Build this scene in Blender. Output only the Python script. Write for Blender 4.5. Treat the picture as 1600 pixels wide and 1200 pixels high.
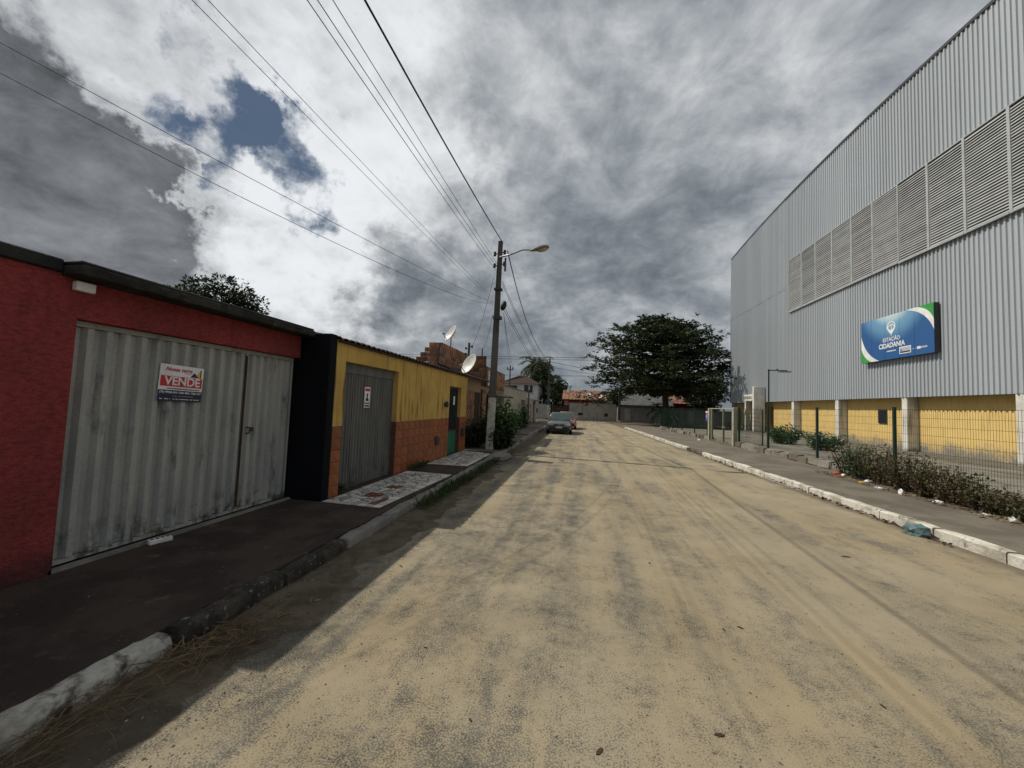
import bpy, bmesh, math, random
import numpy as np
from mathutils import Vector, Matrix
R = math.radians
rnd = random.Random(7)
for o in list(bpy.data.objects): bpy.data.objects.remove(o)
S = bpy.context.scene
C = S.collection

# ------------------------------------------------------------------ camera
EYE = 1.75
YAW, PITCH, ROLL = R(10.1), R(3.2), R(-2.2)
F = 600.0                                            # focal length in pixels of a 1600 px wide picture
def basis():
    cy, sy, cp, sp = math.cos(YAW), math.sin(YAW), math.cos(PITCH), math.sin(PITCH)
    f = Vector((-sy*cp, cy*cp, sp)); r = Vector((cy, sy, 0)); u = r.cross(f)
    cr, sr = math.cos(ROLL), math.sin(ROLL)
    return cr*r - sr*u, sr*r + cr*u, f
BR, BU, BF = basis()
cam_d = bpy.data.cameras.new('camera'); cam = bpy.data.objects.new('camera', cam_d); C.objects.link(cam)
cam.matrix_world = Matrix(((BR.x, BU.x, -BF.x, 0), (BR.y, BU.y, -BF.y, 0), (BR.z, BU.z, -BF.z, EYE), (0, 0, 0, 1)))
cam_d.sensor_width = 36; cam_d.lens = F/1600*36; cam_d.clip_start = .05; cam_d.clip_end = 3000
S.camera = cam
def ray(x, y): return BF + BR*((x-800)/F) + BU*((600-y)/F)
def on_x(x, y, X): d = ray(x, y); return Vector((0, 0, EYE)) + d*(X/d.x)
def on_z(x, y, Z): d = ray(x, y); return Vector((0, 0, EYE)) + d*((Z-EYE)/d.z)
def on_y(x, y, Y): d = ray(x, y); return Vector((0, 0, EYE)) + d*(Y/d.y)

# ------------------------------------------------------------------ light
SUN = Vector((-1, .14, 1.21)).normalized()
W = bpy.data.worlds.new('World'); S.world = W; W.use_nodes = True
S.view_settings.view_transform = 'Standard'; S.view_settings.look = 'None'
S.cycles.max_bounces = 5; S.cycles.diffuse_bounces = 3; S.cycles.glossy_bounces = 2
S.view_settings.exposure = 0.0; S.view_settings.gamma = 1.0; S.view_settings.use_curve_mapping = False
sl = bpy.data.lights.new('sun', 'SUN'); sl.energy = 3.9; sl.angle = R(.5); sl.color = (1, .93, .80)
so = bpy.data.objects.new('sun', sl); C.objects.link(so)
so.rotation_euler = SUN.to_track_quat('Z', 'Y').to_euler()

class NT:
    """small helper for node trees"""
    def __init__(s, nt): s.nt = nt; s.n = nt.nodes; s.l = nt.links
    def new(s, t, **kw):
        n = s.n.new(t)
        for k, v in kw.items(): setattr(n, k, v)
        return n
    def put(s, sock, v):
        if hasattr(v, 'is_output') or isinstance(v, bpy.types.NodeSocket): s.l.new(v, sock)
        else: sock.default_value = v
    def math(s, op, a, b=0.0, c=None, clamp=False):
        n = s.new('ShaderNodeMath', operation=op, use_clamp=clamp)
        s.put(n.inputs[0], a); s.put(n.inputs[1], b)
        if c is not None: s.put(n.inputs[2], c)
        return n.outputs[0]
    def vmath(s, op, a, b=None, scale=None):
        n = s.new('ShaderNodeVectorMath', operation=op)
        s.put(n.inputs[0], a)
        if b is not None: s.put(n.inputs[1], b)
        if scale is not None: s.put(n.inputs['Scale'], scale)
        return n.outputs['Value'] if op in ('DOT_PRODUCT', 'LENGTH', 'DISTANCE') else n.outputs[0]
    def noise(s, vec, scale, detail=4, rough=.55, dist=0.0, off=None):
        n = s.new('ShaderNodeTexNoise')
        if off is not None: vec = s.vmath('ADD', vec, off)
        s.put(n.inputs['Vector'], vec); n.inputs['Scale'].default_value = scale
        n.inputs['Detail'].default_value = detail; n.inputs['Roughness'].default_value = rough
        n.inputs['Distortion'].default_value = dist
        return n.outputs['Fac']
    def step(s, v, a, b, lo=0.0, hi=1.0):
        n = s.new('ShaderNodeMapRange', interpolation_type='SMOOTHSTEP')
        s.put(n.inputs[0], v); s.put(n.inputs[1], a); s.put(n.inputs[2], b); s.put(n.inputs[3], lo); s.put(n.inputs[4], hi)
        return n.outputs[0]
    def mix(s, f, a, b):
        n = s.new('ShaderNodeMix', data_type='RGBA')
        s.put(n.inputs[0], f)
        for sock, v in ((n.inputs[6], a), (n.inputs[7], b)):
            if isinstance(v, tuple): v = (*v[:3], 1)
            s.put(sock, v)
        return n.outputs[2]
    def mul(s, col, f):
        return s.vmath('SCALE', col, scale=f)

def build_sky():
    t = NT(W.node_tree); t.n.clear()
    out = t.new('ShaderNodeOutputWorld'); bg = t.new('ShaderNodeBackground')
    bg.inputs['Strength'].default_value = .1
    sky = t.new('ShaderNodeTexSky', sky_type='NISHITA'); sky.sun_disc = False
    sky.sun_elevation = math.asin(SUN.z); sky.sun_rotation = math.atan2(SUN.x, SUN.y)
    D = t.new('ShaderNodeTexCoord').outputs['Generated']
    sep = t.new('ShaderNodeSeparateXYZ'); t.l.new(D, sep.inputs[0]); z = sep.outputs[2]
    den = t.math('ADD', t.math('MAXIMUM', z, 0.0), .55)
    P = t.vmath('SCALE', D, scale=t.math('DIVIDE', 1.0, den))            # flat cloud layer seen in perspective
    def warp(scale, detail, rough, amp, off):
        n = t.new('ShaderNodeTexNoise'); t.put(n.inputs['Vector'], t.vmath('ADD', D, off)); n.inputs['Scale'].default_value = scale
        n.inputs['Detail'].default_value = detail; n.inputs['Roughness'].default_value = rough
        return t.vmath('SCALE', t.vmath('SUBTRACT', n.outputs['Color'], (.5, .5, .5)), scale=amp)
    DW = t.vmath('NORMALIZE', t.vmath('ADD', D, warp(3.6, 7, .62, .62, (2.2, 5.1, .7))))
    def blob(x, y, r0, r1):                                               # 1 inside angle r0, 0 outside r1 (degrees), ragged edge
        d = ray(x, y).normalized()
        return t.step(t.vmath('DOT_PRODUCT', DW, tuple(d)), math.cos(R(r1)), math.cos(R(r0)))
    add = lambda *a: a[0] if len(a) == 1 else t.math('ADD', a[0], add(*a[1:]))
    sc = lambda v, k: t.math('MULTIPLY', v, k)
    mid = t.noise(P, 2.7, 7, .60, .35, (3.1, 1.7, 0)); fine = t.noise(P, 9.0, 6, .62, .3, (9, 4, 2))
    nm = t.math('SUBTRACT', mid, .5); nf = t.math('SUBTRACT', fine, .5)
    lin = add(sc(nm, 2.4), sc(nf, 2.0), sc(blob(350, 70, 2, 30), .72), sc(blob(570, 300, 0, 18), .62), sc(blob(490, 470, 1, 10), .85),
              sc(blob(1130, 60, 0, 18), .35), sc(blob(960, 300, 2, 20), -.34), sc(blob(620, 430, 0, 9), -.75), sc(blob(790, 540, 0, 12), -.30))
    veil = t.math('MULTIPLY', .385, t.math('EXPONENT', lin)); veil = t.math('DIVIDE', veil, t.math('POWER', t.math('ADD', 1.0, t.math('POWER', t.math('DIVIDE', veil, .88), 4.0)), .25))
    veilc = t.mix(t.step(veil, .12, .6), (.86, .975, 1.10), (.965, 1.0, 1.035))
    veilc = t.mul(veilc, t.math('MULTIPLY', veil, 10.0))
    gap = add(blob(455, 215, 1, 8), sc(blob(375, 175, 0, 7), .9), sc(blob(290, 235, 0, 5), .7), sc(blob(330, 300, 0, 5), .5), sc(nf, 2.4), sc(nm, .4))
    blue = t.step(gap, .25, 1.30, 0, .95)
    bluec = t.mix(.8, t.mul(sky.outputs[0], .5), (.30, .72, 1.5))
    col = t.mix(blue, veilc, bluec)
    # heavy cumulus bank in front of the veil
    m = add(blob(-30, 310, 8, 16), blob(120, 390, 4, 10), blob(270, 410, 1, 6), blob(-130, 130, 5, 15), sc(nf, .6))
    mask = t.step(m, .26, .42); core = t.step(m, .30, 1.05)
    shade = add(.60, sc(core, -.42), sc(nf, .40), sc(nm, .30))
    shade = t.math('MAXIMUM', shade, .085)
    col = t.mix(mask, col, t.mul(t.mix(core, (.97, 1, 1.03), (.92, .98, 1.06)), t.math('MULTIPLY', shade, 10.0)))
    low = t.step(z, -.02, .20)
    col = t.mix(t.math('MULTIPLY', t.math('SUBTRACT', 1.0, low), .75), col, (1.45, 1.75, 2.0))
    t.l.new(col, bg.inputs['Color']); t.l.new(bg.outputs[0], out.inputs[0])
build_sky()

# ------------------------------------------------------------------ materials
def material(name, c1, c2=None, scale=3.0, rough=.8, bump=.15, bscale=40, metallic=0.0, c3=None, m3=None, stretch=(1, 1, 1),
             lo=.4, hi=.62, detail=6, rand=0.0, spec=.3, coat=0.0, coords='Object'):
    m = bpy.data.materials.new(name); m.use_nodes = True
    t = NT(m.node_tree); bs = t.n['Principled BSDF']
    tc = t.new('ShaderNodeTexCoord').outputs['Object'] if coords == 'Object' else t.new('ShaderNodeNewGeometry').outputs['Position']
    v = t.vmath('MULTIPLY', tc, tuple(stretch))
    col = None
    if c2 is None: c2 = tuple(x*.75 for x in c1)
    f = t.step(t.noise(v, scale, detail, .6), lo, hi)
    col = t.mix(f, c1, c2)
    if c3:
        s3, l3, h3 = m3
        col = t.mix(t.step(t.noise(v, s3, 7, .65, .2, (5, 3, 8)), l3, h3), col, c3)
    fineN = t.noise(tc, bscale, 5, .6)
    col = t.mul(col, t.math('ADD', t.math('MULTIPLY', fineN, .5), .75))
    if rand:
        oi = t.new('ShaderNodeObjectInfo').outputs['Random']
        col = t.mul(col, t.math('ADD', t.math('MULTIPLY', oi, 2*rand), 1-rand))
    t.l.new(col, bs.inputs['Base Color'])
    bs.inputs['Roughness'].default_value = rough; bs.inputs['Metallic'].default_value = metallic
    bs.inputs['Specular IOR Level'].default_value = spec; bs.inputs['Coat Weight'].default_value = coat
    if bump:
        b = t.new('ShaderNodeBump'); b.inputs['Strength'].default_value = bump; b.inputs['Distance'].default_value = .02
        t.l.new(fineN, b.inputs['Height']); t.l.new(b.outputs[0], bs.inputs['Normal'])
    return m
def plain(name, c, rough=.5, metallic=0.0, spec=.4, coat=0.0):
    return material(name, c, tuple(x*.85 for x in c), 2.5, rough, .03, 60, metallic, spec=spec, coat=coat)
def leaf_material(name, a, b, c=None):
    m = material(name, a, b, 1.3, .55, 0, 30, c3=c, m3=(2.2, .62, .72) if c else None, coords='P')
    t = NT(m.node_tree); bs = t.n['Principled BSDF']; out = t.n['Material Output']
    tr = t.new('ShaderNodeBsdfTranslucent'); mx = t.new('ShaderNodeMixShader'); mx.inputs[0].default_value = .22
    src = bs.inputs['Base Color'].links[0].from_socket
    t.l.new(src, tr.inputs[0]); t.l.new(bs.outputs[0], mx.inputs[1]); t.l.new(tr.outputs[0], mx.inputs[2]); t.l.new(mx.outputs[0], out.inputs[0])
    return m

def road_material():
    m = bpy.data.materials.new('sandy_asphalt'); m.use_nodes = True
    t = NT(m.node_tree); bs = t.n['Principled BSDF']
    p = t.new('ShaderNodeNewGeometry').outputs['Position']
    sp = t.new('ShaderNodeSeparateXYZ'); t.l.new(p, sp.inputs[0]); X = sp.outputs[0]; Y = sp.outputs[1]
    along = t.vmath('MULTIPLY', p, (1.3, .13, 1))
    n_big = t.noise(p, .55, 5, .6, .4); n_mid = t.noise(p, 3.4, 8, .70, .3, (4, 9, 1)); n_sm = t.noise(p, 17, 5, .65, .2, (1, 8, 3)); n_tr = t.noise(along, 2.4, 5, .55, .25, (1, 2, 6))
    n_spk = t.noise(p, 95, 3, .75); n_grit = t.noise(p, 260, 2, .7, 0, (2, 2, 2))
    right = t.step(X, -1.5, 2.6)
    sand = t.math('ADD', t.math('MULTIPLY', n_big, .65), t.math('ADD', t.math('MULTIPLY', n_mid, .78), t.math('MULTIPLY', n_tr, .95)))
    sand = t.math('ADD', sand, t.math('MULTIPLY', t.math('SUBTRACT', n_spk, .5), 2.0)); sand = t.math('ADD', sand, t.math('MULTIPLY', t.math('SUBTRACT', n_sm, .5), .55))
    sand = t.math('ADD', sand, t.math('MULTIPLY', right, .20))
    sandf = t.step(sand, 1.02, 1.36)
    asphalt = t.mix(t.step(n_mid, .35, .7), (.095, .090, .079), (.155, .145, .122))
    asphalt = t.mul(asphalt, t.math('ADD', .55, t.math('MULTIPLY', n_spk, .9)))
    sandc = t.mix(t.step(n_tr, .4, .65), (.300, .252, .170), (.322, .260, .164))
    sandc = t.mix(t.step(n_big, .4, .62), sandc, (.322, .275, .192))
    col = t.mix(t.math('MULTIPLY', sandf, .9), asphalt, sandc)
    col = t.mix(t.step(n_grit, .60, .70, 0, .55), col, (.10, .09, .075))
    # wheel ruts down the street; the widest paints in the thick cable's shadow
    def rut_and_shadow(x0, k, w, a):
        xx = t.math('ADD', t.math('SUBTRACT', X, x0), t.math('MULTIPLY', Y, k))
        xx = t.math('ADD', xx, t.math('MULTIPLY', t.math('SUBTRACT', t.noise(p, .22, 2, .5, 0, (x0, 0, 0)), .5), .16))
        return t.math('MULTIPLY', t.step(t.math('ABSOLUTE', xx), w, .01), a)
    for (x0, k, w, a) in ((1.72, -.02, .05, .3), (1.86, -.02, .03, .22), (2.95, -.025, .16, .35), (3.5, .0, .06, .2), (.6, .0, .05, .15)):
        col = t.mix(t.math('MULTIPLY', rut_and_shadow(x0, k, w, a), t.step(n_mid, .3, .6)), col, (.17, .14, .10))
    col = t.mul(col, t.math('ADD', .55, t.math('MULTIPLY', n_grit, .9)))
    col = t.mul(col, t.math('ADD', .72, t.math('MULTIPLY', t.noise(p, .9, 4, .6, .5, (3, 3, 9)), .56)))
    # soil washed against the left kerb, with the lobed edge of the asphalt skin
    edge = t.math('ADD', X, t.math('ADD', t.math('MULTIPLY', t.noise(p, 1.5, 3, .5, .6, (7, 7, 0)), 1.1), t.math('MULTIPLY', n_mid, .12)))
    soil = t.step(edge, -1.42, -1.45)
    soilc = t.mix(t.step(n_mid, .4, .6), (.085, .068, .05), (.14, .115, .08))
    col = t.mix(soil, col, t.mul(soilc, t.math('ADD', .6, t.math('MULTIPLY', n_spk, .8))))
    redge = t.math('SUBTRACT', t.math('ADD', X, t.math('MULTIPLY', Y, .035)), t.math('MULTIPLY', n_mid, .5))
    col = t.mix(t.step(redge, 4.95, 5.25, 0, .8), col, (.13, .105, .08))
    t.l.new(col, bs.inputs['Base Color'])
    bs.inputs['Roughness'].default_value = .92; bs.inputs['Specular IOR Level'].default_value = .15
    h = t.math('ADD', t.math('MULTIPLY', n_spk, .4), t.math('ADD', t.math('MULTIPLY', n_grit, .25), t.math('ADD', t.math('MULTIPLY', n_tr, .8), t.math('MULTIPLY', soil, -.6))))
    b = t.new('ShaderNodeBump'); b.inputs['Strength'].default_value = .55; b.inputs['Distance'].default_value = .025
    t.l.new(h, b.inputs['Height']); t.l.new(b.outputs[0], bs.inputs['Normal'])
    return m

def wall_paint(name, paint, under, z0, z1, amp, streak=(.5, .5, .5), dirt=.35, bump=.25, paint2=None, pits_and_shade=0.0):
    """painted render that has flaked to bare cement between heights z0..z1 (ragged edge), with run-off streaks"""
    m = bpy.data.materials.new(name); m.use_nodes = True
    t = NT(m.node_tree); bs = t.n['Principled BSDF']
    p = t.new('ShaderNodeNewGeometry').outputs['Position']
    sp = t.new('ShaderNodeSeparateXYZ'); t.l.new(p, sp.inputs[0]); Z = sp.outputs[2]
    n1 = t.noise(p, 1.6, 6, .6, .3); n2 = t.noise(p, 7, 6, .65, .2, (3, 1, 4)); n3 = t.noise(p, 45, 4, .6)
    st = t.noise(t.vmath('MULTIPLY', p, (5, 5, .45)), 1.6, 5, .6, .1, (8, 2, 2))
    col = t.mix(t.step(n1, .35, .65), paint, paint2 or tuple(c*.78 for c in paint))
    col = t.mix(t.step(st, .52, .72, 0, dirt), col, tuple(c*.28 for c in streak))
    pn = t.noise(t.vmath('MULTIPLY', p, (1, 1, 2.2)), 16, 6, .68, .5, (2, 6, 1))
    if pits_and_shade: col = t.mul(col, t.step(pn, .36, .60, 1-pits_and_shade, 1.12))  # relief shading put into the colour: dents darker, high spots lighter
    flake = t.step(t.math('ADD', Z, t.math('MULTIPLY', t.math('SUBTRACT', t.math('ADD', n1, t.math('MULTIPLY', n2, .5)), .75), amp)), z1, z0)
    col = t.mix(flake, col, t.mix(n2, tuple(c*.6 for c in under), under))
    col = t.mul(col, t.math('ADD', .78, t.math('MULTIPLY', n3, .44)))
    t.l.new(col, bs.inputs['Base Color']); bs.inputs['Roughness'].default_value = .85; bs.inputs['Specular IOR Level'].default_value = .2
    b = t.new('ShaderNodeBump'); b.inputs['Strength'].default_value = bump; b.inputs['Distance'].default_value = .02
    t.l.new(t.math('ADD', t.math('MULTIPLY', pn, 4*pits_and_shade), t.math('ADD', n3, t.math('MULTIPLY', n2, 1.2))), b.inputs['Height']); t.l.new(b.outputs[0], bs.inputs['Normal'])
    return m

def mossy_foot(m, z0, z1, c):
    t = NT(m.node_tree); bs = t.n['Principled BSDF']; src = bs.inputs['Base Color'].links[0].from_socket
    p = t.new('ShaderNodeNewGeometry').outputs['Position']; sp = t.new('ShaderNodeSeparateXYZ'); t.l.new(p, sp.inputs[0])
    f = t.math('MULTIPLY', t.step(sp.outputs[2], z1, z0), t.step(t.noise(t.vmath('MULTIPLY', p, (1, 1, .6)), 5, 6, .65, .3, (2, 7, 1)), .48, .62))
    t.l.new(t.mix(t.math('MULTIPLY', f, .85), src, c), bs.inputs['Base Color'])

M = dict(
 road=road_material(),
 soil=material('dry_earth', (.20, .165, .11), (.13, .105, .07), 1.2, .95, .5, 30, coords='P', c3=(.09, .10, .04), m3=(.8, .55, .7)),
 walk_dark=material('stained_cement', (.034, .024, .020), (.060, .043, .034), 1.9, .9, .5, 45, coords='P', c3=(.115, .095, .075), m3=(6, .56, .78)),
 walk=material('grey_cement_pavement', (.155, .136, .108), (.108, .094, .074), 1.1, .92, .5, 50, coords='P', c3=(.20, .175, .135), m3=(4, .56, .75)),
 yard=material('dusty_yard_cement', (.21, .195, .165), (.145, .13, .105), .8, .92, .5, 40, coords='P', c3=(.07, .068, .05), m3=(1.6, .58, .68)),
 concrete=material('weathered_concrete', (.24, .23, .21), (.17, .16, .145), 2, .9, .4, 35, c3=(.07, .065, .055), m3=(3, .56, .72), coords='P'),
 pole=material('pole_concrete', (.115, .108, .098), (.075, .07, .063), 2, .9, .4, 40, c3=(.06, .055, .05), m3=(3, .56, .72), stretch=(1, 1, .3), coords='P'),
 pole_white=material('limewashed_concrete', (.55, .54, .50), (.40, .39, .35), 3, .85, .3, 40, c3=(.14, .13, .11), m3=(5, .56, .66), coords='P'),
 kerb_white=material('worn_white_kerb_paint', (.56, .54, .48), (.36, .335, .28), 3.5, .85, .6, 30, c3=(.12, .105, .085), m3=(3.2, .55, .68), coords='P'),
 kerb_old=material('flaking_whitewash', (.46, .44, .39), (.25, .23, .19), 4, .9, .8, 30, c3=(.085, .072, .056), m3=(3.6, .46, .58), coords='P'),
 kerb_dark=material('mossy_kerb', (.030, .027, .023), (.065, .058, .046), 7, .95, 1.0, 35, c3=(.24, .23, .20), m3=(26, .60, .66), coords='P'),
 red=wall_paint('red_textured_render', (.295, .052, .054), (.085, .038, .034), .05, .42, .55, (.25, .05, .05), .35, .8, (.225, .045, .045), .24),
 black=plain('black_wall_paint', (.006, .007, .010), .75, 0, .12),
 coping=material('black_stained_coping', (.018, .018, .02), (.035, .034, .032), 3, .9, .5, 40, coords='P'),
 slab=material('mossy_slab_edge', (.020, .019, .017), (.042, .040, .034), 6, .95, .8, 30, c3=(.095, .09, .068), m3=(9, .58, .7), coords='P'),
 gate=material('chalky_grey_gate', (.37, .37, .345), (.30, .305, .295), 1.5, .6, .08, 40, c3=(.075, .08, .088), m3=(2.3, .56, .74), stretch=(1, 2.2, .55), coords='P'),
 gate2=material('dull_grey_roller', (.14, .14, .13), (.105, .105, .098), 2.5, .55, .08, 40, c3=(.08, .08, .08), m3=(3, .6, .75), stretch=(1, 2, .4), coords='P'),
 steel=plain('dark_steel', (.06, .06, .062), .5, .4),
 rust=material('rusty_steel', (.10, .055, .035), (.06, .04, .03), 6, .85, .3, 50),
 galv=plain('galvanised_steel', (.35, .36, .37), .4, .6),
 yellow=wall_paint('ochre_house_paint', (.56, .37, .105), (.40, .44, .36), 1.26, 1.30, .10, (.22, .14, .05), .95, .3, (.46, .30, .09)),
 tile=material('terracotta_wall_tile', (.31, .098, .036), (.235, .072, .029), 5, .5, .12, 60, rand=.18, c3=(.16, .06, .03), m3=(4, .6, .75), spec=.4),
 grout=material('dark_grout', (.12, .06, .04), None, 8, .9, .3, 50),
 green=plain('green_door_paint', (.02, .14, .085), .45),
 glass=plain('dark_glass', (.02, .024, .026), .08, 0, .6),
 brick=material('hollow_clay_block', (.34, .175, .10), (.25, .115, .065), 4, .9, .35, 45, rand=.42, c3=(.11, .075, .058), m3=(4, .52, .68)),
 mortar=material('cement_mortar', (.26, .225, .185), None, 6, .95, .4, 40, coords='P'),
 render=wall_paint('raw_cement_render', (.27, .225, .175), (.13, .10, .08), .3, 1.0, 1.2, (.2, .16, .12), .7, .5, (.32, .20, .125)),
 cream=wall_paint('cream_house_paint', (.47, .43, .36), (.25, .23, .2), .25, .4, .5, (.2, .19, .16), .75, .25),
 white_wall=wall_paint('white_house_paint', (.62, .64, .64), (.4, .4, .38), -.2, 0, .3, (.3, .3, .28), .5, .2),
 grey_wall=wall_paint('grey_boundary_render', (.36, .355, .33), (.22, .21, .19), .05, .25, .5, (.2, .2, .18), .65, .3),
 shaded_grey_wall=wall_paint('shaded_grey_render', (.25, .255, .25), (.16, .16, .15), .05, .25, .5, (.15, .15, .14), .6, .3),  # grey render with the big tree's shade darkened into the paint
 maroon=wall_paint('maroon_house_paint', (.22, .035, .04), (.2, .1, .1), -.3, -.1, .2, (.1, .03, .03), .4, .2),
 pink=plain('faded_pink_paint', (.50, .22, .19), .8),
 roof_tile=material('clay_roof_tiles', (.31, .155, .098), (.22, .105, .068), 2.5, .9, .3, 20, c3=(.085, .065, .052), m3=(1.9, .47, .60), coords='P'),
 roof_dark=material('sooty_roof_tiles', (.050, .028, .023), (.028, .020, .018), 3, .95, .4, 25, coords='P'),
 roof_grey=material('fibre_cement_roof', (.11, .115, .12), (.075, .078, .08), 2, .9, .3, 25, coords='P'),
 clad=material('galvalume_cladding', (.435, .475, .515), (.405, .44, .475), .35, .42, .03, 30, .22, coords='P', stretch=(1, 1, .08), spec=.4, rand=.035, c3=(.34, .36, .38), m3=(2.2, .55, .80)),
 flash=plain('dark_roof_flashing', (.055, .058, .062), .5, .3),
 slat=material('pale_louvre_slats', (.42, .44, .45), (.36, .38, .39), 2, .5, .05, 40, .15, coords='P'),
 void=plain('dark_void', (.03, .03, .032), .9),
 gym_yellow=wall_paint('yellow_gym_paint', (.70, .51, .20), (.27, .255, .22), .35, .95, 1.1, (.30, .22, .09), .3, .2, (.65, .46, .175)),
 gym_white=wall_paint('white_pillar_paint', (.66, .65, .61), (.34, .33, .3), .25, .5, .6, (.3, .28, .24), .6, .2),
 white=plain('white_sign_print', (.78, .79, .80), .4), grey_print=plain('grey_sign_print', (.42, .46, .47), .4),
 red_print=plain('red_sign_print', (.55, .022, .03), .4), navy_print=plain('navy_sign_print', (.012, .014, .07), .4),
 black_print=plain('black_sign_print', (.012, .012, .014), .5), yellow_print=plain('yellow_sign_print', (.75, .48, .05), .4),
 green_print=plain('green_sign_print', (.045, .32, .06), .4), blue_print=plain('blue_sign_print', (.04, .07, .34), .4),
 fence=plain('green_fence_coating', (.010, .034, .024), .45), olive=plain('faded_green_steel', (.14, .17, .095), .6),
 postconc=material('lichen_concrete_post', (.36, .345, .27), (.27, .265, .19), 4, .9, .4, 30, coords='P'),
 cable=plain('black_cable', (.012, .012, .013), .6), ceramic=plain('brown_insulator', (.05, .03, .025), .3),
 lamp_shell=plain('grey_lamp_shell', (.20, .19, .17), .5), lamp_glass=plain('cloudy_lamp_cover', (.42, .36, .27), .25),
 dish=plain('white_dish_enamel', (.72, .71, .67), .45),
 bark=material('grey_brown_bark', (.075, .06, .045), (.05, .04, .03), 4, .95, .8, 25, stretch=(1, 1, .3), coords='P'),
 leaf=leaf_material('almond_leaves', (.018, .032, .011), (.034, .050, .015), (.07, .048, .014)),
 leaf_dark=leaf_material('dark_leaves', (.016, .030, .011), (.030, .048, .016)),
 leaf_mid=leaf_material('mid_green_leaves', (.035, .075, .022), (.060, .105, .032)),
 leaf_palm=leaf_material('palm_leaves', (.035, .055, .016), (.065, .082, .024)),
 leaf_dry=leaf_material('drying_weed_leaves', (.056, .058, .020), (.085, .060, .025), (.12, .062, .026)),
 straw=leaf_material('dry_straw', (.25, .175, .095), (.13, .09, .052)),
 litter_leaf=leaf_material('fallen_leaf', (.095, .055, .03), (.05, .032, .02)),
 grass=leaf_material('kerb_grass', (.035, .060, .016), (.065, .085, .024)),
 flower=plain('white_petals', (.75, .75, .68), .6), flower_red=plain('red_petals', (.45, .03, .03), .6),
 shard=material('white_tile_shard', (.62, .60, .54), (.47, .45, .40), 5, .5, .1, 50, rand=.30, spec=.4),
 shard_red=material('rust_tile_shard', (.24, .075, .05), (.19, .06, .04), 6, .5, .06, 50, rand=.15),
 shard_grey=material('grey_tile_shard', (.36, .37, .36), (.28, .29, .29), 6, .45, .06, 50, rand=.2),
 plastic=material('teal_plastic_bag', (.10, .17, .18), (.06, .10, .11), 9, .3, .2, 30, spec=.5),
 litter=material('white_litter', (.72, .72, .70), (.55, .55, .53), 9, .6, .2, 30),
 litter_red=plain('red_wrapper', (.50, .06, .05), .5), litter_yellow=plain('yellow_wrapper', (.6, .42, .04), .5),
 car=plain('graphite_car_paint', (.115, .12, .125), .25, .5, .5, .6), car2=plain('faded_red_car_paint', (.42, .16, .17), .3, .2, .5, .5),
 tyre=plain('black_rubber', (.012, .012, .012), .8), trim=plain('black_car_trim', (.013, .013, .014), .5),
 wind=plain('windscreen_glass', (.035, .065, .058), .06, 0, .7), head=plain('headlight_lens', (.55, .57, .58), .12, .3, .6),
 plate=plain('grey_number_plate', (.50, .50, .50), .4),
 door_orange=plain('orange_brown_door', (.34, .12, .025), .6),
grit=material('grey_grit', (.13, .125, .11), (.07, .066, .06), 30, .9, 0, 40, coords='P', c3=(.30, .27, .2), m3=(40, .55, .6)), grit_brown=material('brown_grit', (.16, .13, .10), (.08, .065, .05), 30, .9, 0, 40, coords='P', c3=(.38, .36, .32), m3=(40, .58, .62)),
 wood=material('dark_door_wood', (.055, .034, .022), (.035, .024, .017), 3, .8, .3, 30, stretch=(3, 3, .4)),
)

mossy_foot(M['gate'], .2, .62, (.05, .052, .03)); mossy_foot(M['gate2'], .15, .7, (.045, .04, .028))

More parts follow.
